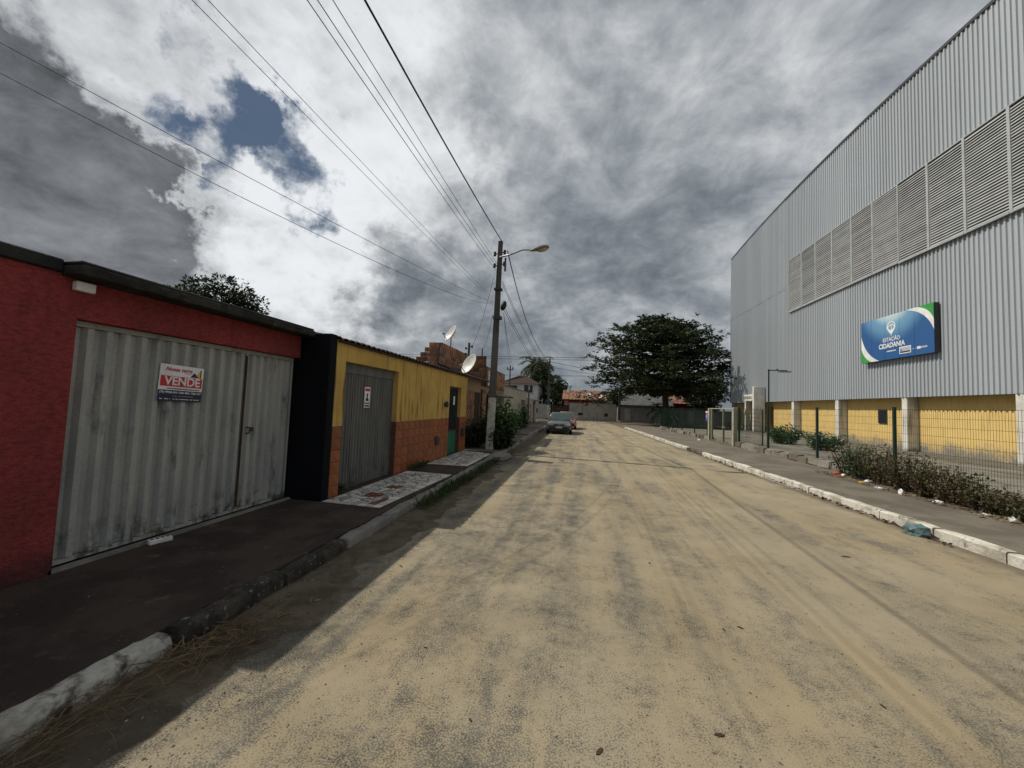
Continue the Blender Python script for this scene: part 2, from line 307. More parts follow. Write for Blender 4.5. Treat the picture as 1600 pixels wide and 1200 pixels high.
# ------------------------------------------------------------------ mesh helpers
class MB:
    def __init__(s): s.v = []; s.f = []; s.m = []; s.k = 0
    def add(s, verts, faces, k=None):
        b = len(s.v); s.v += [tuple(p) for p in verts]
        for f in faces: s.f.append(tuple(b+i for i in f)); s.m.append(s.k if k is None else k)
        return s
    def box(s, x0, x1, y0, y1, z0, z1, k=None):
        v = [(x, y, z) for z in (z0, z1) for y in (y0, y1) for x in (x0, x1)]
        return s.add(v, [(0, 2, 3, 1), (4, 5, 7, 6), (0, 1, 5, 4), (2, 6, 7, 3), (0, 4, 6, 2), (1, 3, 7, 5)], k)
    def prism(s, poly, a, b, axis='z', k=None):
        """extrude a 2-D polygon: axis z -> (u,v)=(x,y); x -> (y,z); y -> (x,z)"""
        P = {'z': lambda u, v, w: (u, v, w), 'x': lambda u, v, w: (w, u, v), 'y': lambda u, v, w: (u, w, v)}[axis]
        n = len(poly); v = [P(u, w, a) for u, w in poly] + [P(u, w, b) for u, w in poly]
        return s.add(v, [tuple(range(n))[::-1], tuple(range(n, 2*n))] + [(i, (i+1) % n, n+(i+1) % n, n+i) for i in range(n)], k)
    def tube(s, pts, r, n=6, cap=True, k=None):
        pts = [Vector(p) for p in pts]; rs = r if isinstance(r, (list, tuple)) else [r]*len(pts)
        rings = []; prev = None
        for i, p in enumerate(pts):
            d = (pts[min(i+1, len(pts)-1)] - pts[max(i-1, 0)]).normalized()
            a = Vector((0, 0, 1)) if abs(d.z) < .95 else Vector((1, 0, 0))
            if prev is not None: a = prev
            x = (a - d*a.dot(d)).normalized(); y = d.cross(x); prev = x
            rings.append([p + (x*math.cos(2*math.pi*j/n) + y*math.sin(2*math.pi*j/n))*rs[i] for j in range(n)])
        v = [q for g in rings for q in g]; f = []
        for i in range(len(pts)-1):
            for j in range(n): f.append((i*n+j, i*n+(j+1) % n, (i+1)*n+(j+1) % n, (i+1)*n+j))
        if cap: f += [tuple(range(n))[::-1], tuple(range((len(pts)-1)*n, len(pts)*n))]
        return s.add(v, f, k)
    def lathe(s, prof, n=20, mat=Matrix(), k=None):
        v = [mat @ Vector((r*math.cos(2*math.pi*j/n), r*math.sin(2*math.pi*j/n), z)) for r, z in prof for j in range(n)]
        f = [(i*n+j, i*n+(j+1) % n, (i+1)*n+(j+1) % n, (i+1)*n+j) for i in range(len(prof)-1) for j in range(n)]
        return s.add(v, f, k)
    def mesh(s, name, mats, smooth=False, bevel=0.0, seg=1):
        me = bpy.data.meshes.new(name); me.from_pydata(s.v, [], s.f)
        for m in (mats if isinstance(mats, (list, tuple)) else [mats]): me.materials.append(m)
        me.polygons.foreach_set('material_index', s.m)
        if bevel or True:
            bm = bmesh.new(); bm.from_mesh(me)
            if bevel:
                bmesh.ops.remove_doubles(bm, verts=bm.verts, dist=1e-5)
                bmesh.ops.bevel(bm, geom=[e for e in bm.edges], offset=bevel, segments=seg, affect='EDGES', clamp_overlap=True)
            bmesh.ops.recalc_face_normals(bm, faces=bm.faces); bm.to_mesh(me); bm.free()
        if smooth: me.polygons.foreach_set('use_smooth', [True]*len(me.polygons))
        me.update(); return me
    def obj(s, name, mats, parent=None, smooth=False, bevel=0.0, seg=1):
        return link(name, s.mesh(name, mats, smooth, bevel, seg), parent)
def link(name, data, parent=None, loc=None):
    o = bpy.data.objects.new(name, data); C.objects.link(o)
    if parent is not None: o.parent = parent
    if loc is not None: o.location = loc
    return o
def tag(o, label=None, cat=None, group=None, kind=None):
    for k, v in (('label', label), ('category', cat), ('group', group), ('kind', kind)):
        if v: o[k] = v
    return o
def thing(name, label, cat, loc=(0, 0, 0), group=None):
    o = bpy.data.objects.new(name, None); C.objects.link(o); o.empty_display_size = .2; o.location = loc
    return tag(o, label, cat, group)
def B(name, m, parent, *b, bevel=0.0): return MB().box(*b).obj(name, m, parent, bevel=bevel)
def setting(o, label=None): return tag(o, label, None, None, 'structure')
def local(root, o):                     # keep world coordinates of a part under an Empty that stands at its base
    o.matrix_parent_inverse = Matrix.Translation(-Vector(root.location)); return o
def settle(root):
    for ch in root.children: local(root, ch)
def text_mesh(s, size, m, bold=0.0, shear=0.0, width=None):
    cu = bpy.data.curves.new('lettering', 'FONT'); cu.body = s; cu.size = size; cu.align_x = 'CENTER'; cu.align_y = 'CENTER'
    cu.offset = bold*size; cu.shear = shear; cu.extrude = 0.0015
    o = bpy.data.objects.new('lettering', cu); C.objects.link(o)
    dg = bpy.context.evaluated_depsgraph_get(); me = bpy.data.meshes.new_from_object(o.evaluated_get(dg))
    bpy.data.objects.remove(o); me.materials.clear(); me.materials.append(m)
    if width:
        xs = [v.co.x for v in me.vertices]; w = max(xs)-min(xs)
        for v in me.vertices: v.co.x *= width/w
    return me
def face_matrix(side, pos):
    """sign frame: side +1 = the face looks to +X (left row of the street), -1 = to -X"""
    x = Vector((0, side, 0)); y = Vector((0, 0, 1)); z = Vector((side, 0, 0))
    return Matrix(((x.x, y.x, z.x, pos[0]), (x.y, y.y, z.y, pos[1]), (x.z, y.z, z.z, pos[2]), (0, 0, 0, 1)))

# leaves: one mesh of small folded faces
def leaf_mesh(name, centers, dirs, size, m, width=.5, jit=.35, seed=1):
    rg = np.random.default_rng(seed); c = np.asarray(centers, float); d = np.asarray(dirs, float); n = len(c)
    d = d/np.linalg.norm(d, axis=1, keepdims=True)
    up = rg.normal(0, 1, (n, 3)); up[:, 2] += .8
    sd = np.cross(d, up); sd /= np.linalg.norm(sd, axis=1, keepdims=True)+1e-9; nm = np.cross(sd, d)
    L = (np.asarray(size)*(1+jit*rg.uniform(-1, 1, n)))[:, None]; w = L*width*.5
    v = np.stack([c, c+d*L*.55+sd*w+nm*w*.3, c+d*L-nm*L*.12, c+d*L*.55-sd*w+nm*w*.3, c+d*L*.5], 1).reshape(-1, 3)
    b = (np.arange(n)*5)[:, None]
    f = np.stack([b+[0, 4, 1], b+[1, 4, 2], b+[2, 4, 3], b+[3, 4, 0]], 1).reshape(-1, 3)
    me = bpy.data.meshes.new(name); me.vertices.add(len(v)); me.vertices.foreach_set('co', v.ravel())
    me.loops.add(f.size); me.loops.foreach_set('vertex_index', f.ravel().astype(np.int32))
    me.polygons.add(len(f)); me.polygons.foreach_set('loop_start', np.arange(0, f.size, 3, dtype=np.int32)); me.polygons.foreach_set('loop_total', np.full(len(f), 3, np.int32))
    me.materials.append(m); me.update(calc_edges=True); return me

# ================================================================== the setting
g = MB().box(-400, 400, -400, 400, -.6, -.05).obj('ground', M['soil']); setting(g)
rb = MB()
def sheet(name, polys, z, m, th=.04):
    b = MB()
    for p in polys: b.prism(p, z-th, z)
    return setting(b.obj(name, m))
sheet('road', [[(-2.72, -12), (6.0, -12), (5.05, 14), (4.35, 36), (4.6, 39.5), (6.6, 41.3), (60, 41.6), (60, 53.6), (-60, 53.6), (-60, 40.6), (-4.6, 40.6), (-2.75, 39), (-2.66, 14)]], 0.0, M['road'])
kx = lambda y: 5.58 - .035*y                       # right kerb line
fx = lambda y: 7.9 - max(0, y-25)*.045             # fence line
# pavements
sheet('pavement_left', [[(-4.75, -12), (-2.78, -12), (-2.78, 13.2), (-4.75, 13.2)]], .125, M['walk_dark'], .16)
lots = [(13.2, 17.2, .11), (17.2, 21.0, .16), (21.0, 25.8, .22), (25.8, 31.6, .17), (31.6, 38.6, .20)]
for i, (a, b, h) in enumerate(lots):
    sheet('pavement_left_lot', [[(-4.75, a+.01), (-2.74, a+.01), (-2.74, b), (-4.75, b)]], h, M['walk'], h+.04)
rp = [(kx(y)+.17, y) for y in (-12, 0, 8, 14, 20, 28, 36)] + [(4.75, 38.2), (5.6, 39.8), (7.2, 40.9), (30, 41.2), (30, 39.8), (fx(38), 38.2)] + [(fx(y)-.12, y) for y in (36, 30, 25, 20, 8, -12)]
sheet('pavement_right', [rp], .13, M['walk'], .17)
sheet('yard', [[(fx(y)+.02, y) for y in (-12, 8, 20, 25, 30, 36)] + [(fx(38), 38.1), (30, 39.7), (30, -12)]], .24, M['yard'], .28)
setting(MB().box(14.3, 16.0, -12, 43.4, .20, .29).obj('wall_apron', M['walk'], bevel=.015))
sheet('verge_far', [[(-60, 53.7), (60, 53.7), (60, 55.2), (-60, 55.2)]], .10, M['soil'], .14)
# far pavement edge of cross street (low kerb)
setting(MB().box(-40, 40, 53.55, 53.72, -.02, .13).obj('kerb_far', M['concrete'], bevel=.02))

def roughen(me, amp, seed, freq=3.0):
    from mathutils import noise as mn
    for v in me.vertices:
        q = mn.noise_vector(Vector((v.co.x*freq+seed, v.co.y*freq, v.co.z*freq)))
        v.co += q*amp
def stone_mesh(L, w, h, r, m, seed, amp=.012, n=6):
    b = MB(); prof = [(-w/2, -h), (w/2, -h), (w/2, -r), (w/2-r*.35, -r*.3), (w/2-r, 0), (-w/2+r*.6, 0), (-w/2, -r*.6)]
    ys = [L*(i/n-.5) for i in range(n+1)]; k = len(prof)
    v = [(x*(.97 if j in (0, n) else 1), y, z - (.008 if j in (0, n) else 0)) for j, y in enumerate(ys) for x, z in prof]
    f = [(j*k+i, j*k+(i+1) % k, (j+1)*k+(i+1) % k, (j+1)*k+i) for j in range(n) for i in range(k)] + [tuple(range(k))[::-1], tuple(range(n*k, n*k+k))]
    b.add(v, f); me = b.mesh('kerb_stone', m, smooth=False)
    if amp > .013:
        bm = bmesh.new(); bm.from_mesh(me); bmesh.ops.subdivide_edges(bm, edges=bm.edges, cuts=2, use_grid_fill=True); bm.to_mesh(me); bm.free()
        roughen(me, amp*.55, seed, 17); me.polygons.foreach_set('use_smooth', [True]*len(me.polygons))
    roughen(me, amp, seed); return me
kr = setting(bpy.data.objects.new('kerb_right', None)); C.objects.link(kr)
stones = [stone_mesh(.985, .17, .30, .035, M['kerb_white'], s*3.3) for s in range(6)]
y = -2.0; i = 0
while y < 37.5:
    if not (17.35 < y+.5 < 18.9):
        o = link('kerb_stone', stones[i % 6], kr, (kx(y+.5)+.09, y+.5, .145+rnd.uniform(-.012, .012))); o.rotation_euler = (rnd.uniform(-.008, .008), rnd.uniform(-.05, .05), .035+rnd.uniform(-.012, .012))
    y += 1.0; i += 1
kl = setting(bpy.data.objects.new('kerb_left', None)); C.objects.link(kl)
ws = stone_mesh(1.5, .16, .28, .05, [M['kerb_old']], 2.0, .015, 10); dk = [stone_mesh(.95, .16, .28, .045, [M['kerb_dark']], s*5.1+1, .022, 10) for s in range(4)]; gk = [stone_mesh(.98, .15, .28, .03, [M['concrete']], s*2.7, .018, 8) for s in range(4)]
for (me, y, z, L) in [(ws, 1.50, .135, 1.5), (dk[0], 2.78, .135, 1), (dk[1], 3.72, .12, 1)] + [(gk[j % 4], 4.72+j, .120, 1) for j in range(9)] + [(gk[j % 4], 13.7+j, lots[min(4, sum(13.7+j > l[1] for l in lots))][2], 1) for j in range(25)]:
    o = link('kerb_stone', me, kl, (-2.70+rnd.uniform(-.015, .015), y, z)); o.rotation_euler = (0, rnd.uniform(-.05, .05), rnd.uniform(-.015, .015)+ (.02 if y < 3 else 0))
for j in range(3):
    link('kerb_stone', dk[j], kl, (-2.70, -.1-j*.97, .13))

# ================================================================== red house
rh = thing('red_house', 'red rendered garage house with black coping and wide corrugated gate', 'house', (-4.5, 2.7, .12))
w = MB(); w.box(-4.75, -4.5, -9, 2.70, .0, 2.76); w.box(-4.75, -4.5, 2.70, 5.52, 2.385, 2.733)
w.box(-12.5, -4.75, -9, -8.75, 0, 2.7); w.box(-12.5, -12.25, -8.75, 5.5, 0, 2.7)
wall = w.obj('wall', M['red'], rh)
B('roof', M['coping'], rh, -12.6, -4.76, -9.05, 5.5, 2.70, 2.80)
B('coping', M['coping'], rh, -4.85, -4.46, -9, 2.555, 2.762, 2.875, bevel=.01)
B('awning_slab', M['slab'], rh, -4.74, -4.25, 2.56, 5.53, 2.735, 2.83, bevel=.012)
B('slab_capping', M['coping'], rh, -4.85, -4.28, 2.56, 5.53, 2.832, 2.865, bevel=.01)
B('side_pier', M['black'], rh, -6.0, -3.97, 5.535, 5.70, .10, 2.80, bevel=.008)
B('rear_partition', M['void'], rh, -5.6, -5.5, 2.4, 5.53, .1, 2.6)
def corrugated(y0, y1, z0, z1, x, pitch, depth, m, name, parent, flat=.32):
    b = MB(); n = max(1, round((y1-y0)/pitch)); p = (y1-y0)/n; pts = []
    for i in range(n):
        a = y0+i*p; pts += [(a, 0), (a+p*flat, 0), (a+p*.5, 1), (a+p*(.5+flat), 1)]
    pts.append((y1, 0))
    v = [(x+d*depth, yy, zz) for yy, d in pts for zz in (z0, z1)]
    b.add(v, [(2*i, 2*i+2, 2*i+3, 2*i+1) for i in range(len(pts)-1)])
    o = b.obj(name, m, parent); return o
ge = link('garage_gate', MB().box(-4.66, -4.60, 2.72, 5.50, .16, .20).box(-4.66, -4.60, 2.72, 5.50, 2.33, 2.38).box(-4.665, -4.60, 2.72, 2.76, .2, 2.33).box(-4.665, -4.595, 4.60, 4.645, .2, 2.33).box(-4.665, -4.60, 5.46, 5.50, .2, 2.33).mesh('gate_frame', M['gate']), rh)
corrugated(2.765, 4.595, .205, 2.325, -4.64, .152, .052, M['gate'], 'gate_leaf', ge)
corrugated(4.65, 5.455, .205, 2.325, -4.64, .135, .042, M['gate'], 'gate_door', ge)
MB().box(-4.60, -4.575, 4.60, 4.615, .22, 2.3).obj('hinge_strip', M['rust'], ge)
MB().tube([(-4.60, 4.70, 1.22), (-4.55, 4.70, 1.22), (-4.55, 4.70, 1.30), (-4.60, 4.70, 1.30)], .012, 6).obj('handle', M['steel'], ge)
MB().box(-4.603, -4.585, 4.77, 4.80, 1.24, 1.30).obj('latch', M['rust'], ge)
MB().box(-4.56, -4.50, 2.68, 5.52, .11, .155).obj('threshold', M['concrete'], ge)
B('junction_box', M['white'], rh, -4.498, -4.44, 2.64, 2.78, 2.63, 2.715, bevel=.006)
settle(rh)
tag(MB().tube([(-5.6, 6.0, 2.75), (-5.6, 6.0, 3.13)], .018, 6).obj('pipe_stub', M['steel']), 'thin dark pipe stub standing on the red house roof edge', 'pipe')

# for-sale board on the gate
def board(name, label, side, center, wd, ht, base, cat='sign'):
    root = thing(name, label, cat, center); root.matrix_world = face_matrix(side, center)
    me = MB().box(-wd/2, wd/2, -ht/2, ht/2, -.006, .0).mesh('panel', base); link('panel', me, root); return root
def layer(root, name, poly, z, m):
    return link(name, MB().prism(poly, z-.0014, z).mesh(name, m), root)
def rect(x0, x1, y0, y1): return [(x0, y0), (x1, y0), (x1, y1), (x0, y1)]
def letters(root, s, size, x, y, z, m, bold=0.0, shear=0.0, width=None):
    return link('lettering', text_mesh(s, size, m, bold, shear, width), root, (x, y, z))
def small_print(root, x, y, w, h, z, m, n):          # a line of print too small to read in the photograph
    b = MB(); r_ = random.Random(n); u = x-w/2; st = w/n
    for i in range(n):
        if r_.random() > .14: b.box(u+i*st, u+(i+.72)*st, y-h/2, y+h/2*r_.uniform(.6, 1), z-.0012, z)
    return link('small_print', b.mesh('small_print', m), root)
sg = board('for_sale_sign', 'white, red and navy for-sale board reading VENDE on the corrugated gate', 1, (-4.575, 3.735, 1.855), .50, .415, M['white'])
sg.rotation_euler.rotate_axis('Z', R(-2))
layer(sg, 'red_band', rect(-.235, .240, -.040, .078), .0016, M['red_print']); layer(sg, 'navy_band', rect(-.25, .25, -.2075, -.082), .0016, M['navy_print'])
layer(sg, 'logo_hill', [(.09, .085), (.20, .085), (.135, .14)], .0016, M['navy_print']); layer(sg, 'logo_wedge', [(.16, .11), (.205, .085), (.205, .17)], .0030, M['yellow_print']); layer(sg, 'logo_bar', rect(.207, .220, .08, .18), .0016, M['black_print'])
letters(sg, 'VENDE', .135, .01, .019, .0036, M['white'], .022, 0, .41)
letters(sg, 'Nossa terra', .062, -.045, .155, .0030, M['red_print'], .015, .3, .30); small_print(sg, .06, .122, .07, .008, .0030, M['black_print'], 9)
letters(sg, 'www.nossaterraimoveis.com.br', .022, .03, -.062, .0030, M['black_print'], .01, .2, .38)
letters(sg, '(79) 99958-424 / 3281-866 / 3281-137', .034, 0, -.108, .0036, M['white'], .012, 0, .47)
small_print(sg, .03, -.148, .25, .007, .0036, M['grey_print'], 30); small_print(sg, 0, -.182, .45, .011, .0036, M['white'], 44)
pp = on_z(250, 847, .13)
bx = MB().box(-.10, .10, -.035, .035, 0, .05).mesh('flattened_carton', M['litter'], bevel=.006); ct = link('flattened_carton', bx, None, (pp.x, pp.y, .127)); ct.rotation_euler = (0, 0, R(72))
tag(ct, 'small flattened printed carton lying at the foot of the corrugated gate', 'carton')
for j in range(4): link('print_mark', MB().box(-.082+j*.045, -.057+j*.045, -.022, .018, .0505, .0515).mesh('print_mark', M['black_print']), ct)

# ================================================================== yellow house
yh = thing('yellow_house', 'ochre yellow house with terracotta tile wainscot and grey roller gate', 'house', (-4.0, 9, .12))
w = MB(); X1 = -3.98; X0 = -4.22
for (a, b, z0, z1) in [(5.72, 5.98, 1.29, 2.74), (5.98, 7.95, 2.40, 2.74), (7.95, 11.40, 1.29, 2.74), (11.40, 12.52, 2.28, 2.74), (12.52, 13.25, 1.29, 2.74)]:
    w.box(X0, X1, a, b, z0, z1)
w.box(-10, X0, 13.05, 13.25, .1, 2.7)
w.obj('wall', M['yellow'], yh)
tw, th = .325, .195; tm = {}
for (a, b) in [(5.72, 5.98), (7.95, 11.40), (12.52, 13.25)]:
    wb = B('wainscot', M['grout'], yh, X0, X1-.012, a, b, .06, 1.287); n = max(1, round((b-a)/tw)); p = (b-a)/n
    key = round(p, 3)
    if key not in tm: tm[key] = MB().box(-.013, .0, -p/2+.004, p/2-.004, -th/2+.004, th/2-.004).mesh('tile', M['tile'], bevel=.003)
    for i in range(n):
        for j in range(6): link('tile', tm[key], wb, (X1+.002+rnd.uniform(-.002, .002), a+p*(i+.5), .115+th*(j+.5)))
rv = MB(); rv.box(-4.6, -4.224, 5.78, 5.98, .1, 2.40); rv.box(-4.6, -4.224, 7.95, 8.12, .1, 2.40); rv.box(-4.6, -4.224, 5.98, 7.95, 2.40, 2.6)
rv.obj('gate_reveal', M['yellow'], yh)
rg_ = link('roller_gate', MB().box(-4.15, -4.09, 5.99, 7.94, 2.22, 2.395).box(-4.145, -4.095, 5.99, 6.03, .13, 2.22).box(-4.145, -4.095, 7.90, 7.94, .13, 2.22).box(-4.145, -4.095, 6.43, 6.46, .13, 2.22).mesh('gate_frame', M['gate2']), yh)
corrugated(6.035, 6.425, .14, 2.215, -4.125, .10, .026, M['gate2'], 'gate_door', rg_); corrugated(6.465, 7.895, .14, 2.215, -4.125, .10, .026, M['gate2'], 'gate_leaf', rg_)
B('rear_partition', M['void'], yh, -4.9, -4.8, 5.8, 8.1, .1, 2.7)
dr = link('street_door', MB().box(-4.12, -4.07, 11.42, 11.47, .12, 2.27).box(-4.12, -4.07, 12.45, 12.50, .12, 2.27).box(-4.12, -4.07, 11.47, 12.45, 2.21, 2.27).box(-4.115, -4.075, 11.47, 12.45, .84, .90).mesh('door_frame', M['steel']), yh)
B('lower_panel', M['green'], dr, -4.10, -4.078, 11.47, 12.45, .13, .84)
B('pane', M['glass'], dr, -4.10, -4.085, 11.475, 12.445, .905, 2.205)
for j in range(7): B('door_bar', M['steel'], dr, -4.083, -4.068, 11.56+j*.13, 11.575+j*.13, .905, 2.205)
B('paper_notice', M['white'], dr, -4.066, -4.062, 12.03, 12.17, 1.70, 1.98)
B('meter_box', M['steel'], yh, -3.98, -3.93, 10.32, 10.55, .56, .80, bevel=.01)
B('meter_box', M['steel'], yh, -3.98, -3.91, 12.68, 12.95, .62, .90, bevel=.01)
lp = MB().lathe([(0, .10), (.03, .10), (.055, .05), (.055, -.04), (.03, -.08), (0, -.09)], 10, Matrix.Translation((-3.91, 10.98, 1.70))).box(-3.98, -3.94, 10.95, 11.01, 1.66, 1.74)
lp.obj('wall_lantern', M['steel'], yh, smooth=True)
rf = MB(); n = 62
for i in range(n):                                         # wavy fibre-cement sheet
    pass
ys = [5.68+i*(13.45-5.68)/124 for i in range(125)]
v = []
for yy in ys:
    c = .022*math.cos(yy*2*math.pi/.177)
    for (x, z) in ((-3.90, 2.745), (-6.6, 3.16)): v += [(x, yy, z+c), (x, yy, z+c+.012)]
f = []
for i in range(124):
    a = i*4; b = a+4; f += [(a, b, b+2, a+2), (a+1, a+3, b+3, b+1), (a, a+1, b+1, b), (a+2, b+2, b+3, a+3)]
rf.add(v, f).obj('roof_sheet', M['roof_dark'], yh)
B('eave_board', M['coping'], yh, -3.965, -3.925, 5.72, 13.25, 2.69, 2.722)
B('rear_wall', M['yellow'], yh, -10, -9.8, 5.75, 13.05, .1, 2.9)
settle(yh)
s2 = board('warning_sign', 'small white notice with red heading and black figure on the grey roller gate', 1, (-4.088, 6.90, 1.80), .20, .40, M['white'])
layer(s2, 'red_heading', rect(-.085, .085, .12, .175), .0016, M['red_print']); layer(s2, 'footer_bar', rect(-.09, .09, -.125, -.105), .0016, M['black_print']); layer(s2, 'footer_bar', rect(-.08, .08, -.18, -.150), .0016, M['black_print'])
layer(s2, 'figure', [(-.03, .07), (-.045, .05), (-.02, .045), (-.02, .0), (-.05, -.04), (-.045, -.07), (.05, -.07), (.05, -.04), (.02, -.02), (.015, .04), (.03, .055), (.02, .075)], .0016, M['black_print'])

def dish(label, base, top, normal, r=.38):
    root = thing('satellite_dish', label, 'satellite dish', base, 'satellite dishes on the left row')
    nrm = Vector(normal).normalized(); top = Vector(top); q = nrm.to_track_quat('Z', 'Y').to_matrix().to_4x4(); q.translation = top
    prof = [(r*i/8, .19*r*(i/8)**2*2) for i in range(9)]; prof2 = prof + [(r*1.02, prof[-1][1]+.004), (r*1.02, prof[-1][1]-.012)] + [(a, z-.014) for a, z in prof[::-1]]
    o = MB().lathe(prof2, 28, q).obj('reflector', M['dish'], root, smooth=True)
    lnb = q @ Vector((0, -r*.55, r*1.05)); low = q @ Vector((0, -r*.98, .1))
    MB().tube([low, (low+lnb)/2+nrm*.05, lnb], .014, 6).obj('feed_arm', M['steel'], root); d = (top+nrm*.1-lnb).normalized()
    MB().tube([lnb-d*.05, lnb+d*.05], [.034, .045], 8).obj('receiver', M['lamp_shell'], root)
    MB().tube([base, (base[0], base[1], top.z-.10), top-nrm*.02], .022, 8).obj('mast', M['steel'], root)
    settle(root); return root
dish('white satellite dish on a bracket at the yellow house corner', (-3.90, 12.9, 2.66), on_y(737, 571, 12.75), (-.62, -.72, .42), .36)
dish('white satellite dish on a mast above the bare block parapet', (-5.38, 15.25, 4.0), on_y(708, 523, 15.2), (-.66, -.62, .45), .36)

# mosaic of broken tiles let into the pavement
def mosaic(label, corners, nx, ny, seed, reds):
    r = random.Random(seed); root = thing('mosaic_paving', label, 'paving', (*corners[0], .126))
    bl, br, tr, tl = [Vector((*c, 0)) for c in corners]
    P = lambda u, v: (bl*(1-u)+br*u)*(1-v) + (tl*(1-u)+tr*u)*v
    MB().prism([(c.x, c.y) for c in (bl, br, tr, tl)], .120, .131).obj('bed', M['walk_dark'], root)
    g = {}
    for i in range(nx+1):
        for j in range(ny+1):
            edge = i in (0, nx) or j in (0, ny)
            g[i, j] = (i/nx + (0 if edge else r.uniform(-.3, .3)/nx), j/ny + (0 if edge else r.uniform(-.32, .32)/ny))
    for i in range(nx):
        for j in range(ny):
            q = [P(*g[a, b]) for a, b in ((i, j), (i+1, j), (i+1, j+1), (i, j+1))]
            rim = i == nx-1 or j in (0, ny-1)
            polys = [q] if rim or r.random() < .35 else ([q[:3], [q[0], q[2], q[3]]] if r.random() < .5 else [[q[0], q[1], q[3]], q[1:]])
            for p in polys:
                c = sum(p, Vector())/len(p); k = .96 if rim else .80; pp_ = [c+(x-c)*k for x in p]
                m = M['shard'] if rim else r.choice([M['shard']]*5+[M['shard_grey']]*2)
                if any((i/nx-a)**2*2+(j/ny-b)**2*10 < .03 for a, b in reds): m = M['shard_red']
                h = .136+r.uniform(0, .004)
                o = MB().prism([(x.x-c.x, x.y-c.y) for x in pp_], -.010, 0).obj('tile_shard', m, root); o.location = (c.x, c.y, h)
    settle(root)
mosaic('broken white and rust tile mosaic on the pavement before the roller gate', [(-3.93, 5.50), (-2.93, 5.45), (-2.80, 8.42), (-3.92, 8.50)], 8, 22, 3, [(.75, .10), (.42, .22), (.45, .42)])
mosaic('broken white tile mosaic on the pavement before the green door', [(-3.93, 9.66), (-2.82, 9.72), (-2.84, 12.45), (-3.93, 12.9)], 8, 20, 5, [])

# ================================================================== bare block house
bh = thing('block_house', 'unfinished bare clay block house with stepped upper wall', 'house', (-4.3, 17, .12))
XB = -4.30
core = MB(); core.box(-4.50, XB-.03, 13.50, 15.22, .08, 2.86); core.box(-4.50, XB-.03, 15.22, 16.48, 2.26, 2.86); core.box(-4.50, XB-.03, 16.48, 21.6, .08, 2.56)
core.box(-10, -4.5, 21.4, 21.6, .1, 3.4)
wl = core.obj('front_wall', M['render'], bh)
bk = {}
def bmesh_for(axis, L, h):
    k = (axis, round(L, 2), round(h, 2))
    if k not in bk:
        d = .045
        b = MB().box(-d, d, -L/2+.010, L/2-.010, -h/2+.010, h/2-.010) if axis == 'x' else MB().box(-L/2+.010, L/2-.010, -d, d, -h/2+.010, h/2-.010)
        bk[k] = b.mesh('block', M['brick'], bevel=.004)
    return bk[k]
def block_wall(name, axis, c, a0, a1, z0, rows, stepped=0, skip=()):
    L, h = .29, .19; wo = MB()
    if axis == 'x': wo.box(c-.04, c+.034, a0+.01, a1-.01, z0, z0+rows*h-.012)
    else:
        wo.box(a0+stepped*.55+.01, a1-.01, c-.034, c+.04, z0, z0+rows*h-.012)
    part = wo.obj(name, M['mortar'], bh)
    for r_ in range(rows):
        s0 = a0 + (max(0, r_-(rows-4))*.17*stepped)
        n = max(1, round((a1-s0)/L)); p = (a1-s0)/n; off = (p/2 if r_ % 2 else 0)
        cells = [(s0+i*p, s0+(i+1)*p) for i in range(n)] if not off else [(s0, s0+p/2)] + [(s0+p/2+i*p, s0+p/2+(i+1)*p) for i in range(n-1)] + [(a1-p/2, a1)]
        for (u, v_) in cells:
            if (r_, round(u-a0, 1)) in skip: continue
            me = bmesh_for(axis, v_-u, h); mid = (u+v_)/2; j = rnd.uniform(-.006, .006)
            link('block', me, part, (c+j, mid, z0+h*(r_+.5)) if axis == 'x' else (mid, c+j, z0+h*(r_+.5)))
    return part
block_wall('upper_side_wall', 'y', 13.95, -6.30, -5.36, 2.74, 7, stepped=1)
block_wall('upper_long_wall', 'x', -5.30, 13.90, 17.30, 2.74, 7)
block_wall('upper_cross_wall', 'y', 17.28, -5.24, -4.32, 2.87, 6)
block_wall('upper_front_wall', 'x', XB-.02, 17.24, 21.6, 2.58, 5)
block_wall('front_block_panel', 'x', XB+.012, 16.5, 17.22, .9, 8)
block_wall('front_block_panel', 'x', XB+.012, 13.62, 15.2, 1.15, 6)
rfb = MB(); rfb.add([(-4.05, 13.5, 2.80), (-4.05, 17.2, 2.80), (-5.26, 17.2, 3.25), (-5.26, 13.5, 3.25), (-4.05, 13.5, 2.74), (-4.05, 17.2, 2.74), (-5.26, 17.2, 3.19), (-5.26, 13.5, 3.19)], [(0, 1, 2, 3), (7, 6, 5, 4), (0, 4, 5, 1), (1, 5, 6, 2), (2, 6, 7, 3), (3, 7, 4, 0)])
rfb.obj('lean_to_roof', M['roof_dark'], bh)
d1 = B('door', M['wood'], bh, -4.40, -4.36, 15.24, 16.46, .15, 2.25); B('door_frame', M['rust'], d1, -4.36, -4.33, 15.24, 15.32, .15, 2.25); B('handle', M['steel'], d1, -4.36, -4.31, 16.30, 16.34, 1.1, 1.2)
B('awning_slab', M['concrete'], bh, -4.32, -3.70, 17.3, 21.55, 2.16, 2.25, bevel=.01)
cb = B('vent_column', M['mortar'], bh, XB+.03, XB+.05, 17.42, 17.72, 2.62, 3.36)
for j in range(8): B('vent_block', M['white'], cb, XB+.05, XB+.075, 17.44, 17.70, 2.635+j*.09, 2.70+j*.09)
B('garage_shutter', M['gate2'], bh, XB-.028, XB+.0, 18.6, 21.0, .2, 2.10)
B('roof', M['roof_dark'], bh, -10, -4.55, 17.35, 21.4, 3.45, 3.52)
settle(bh)

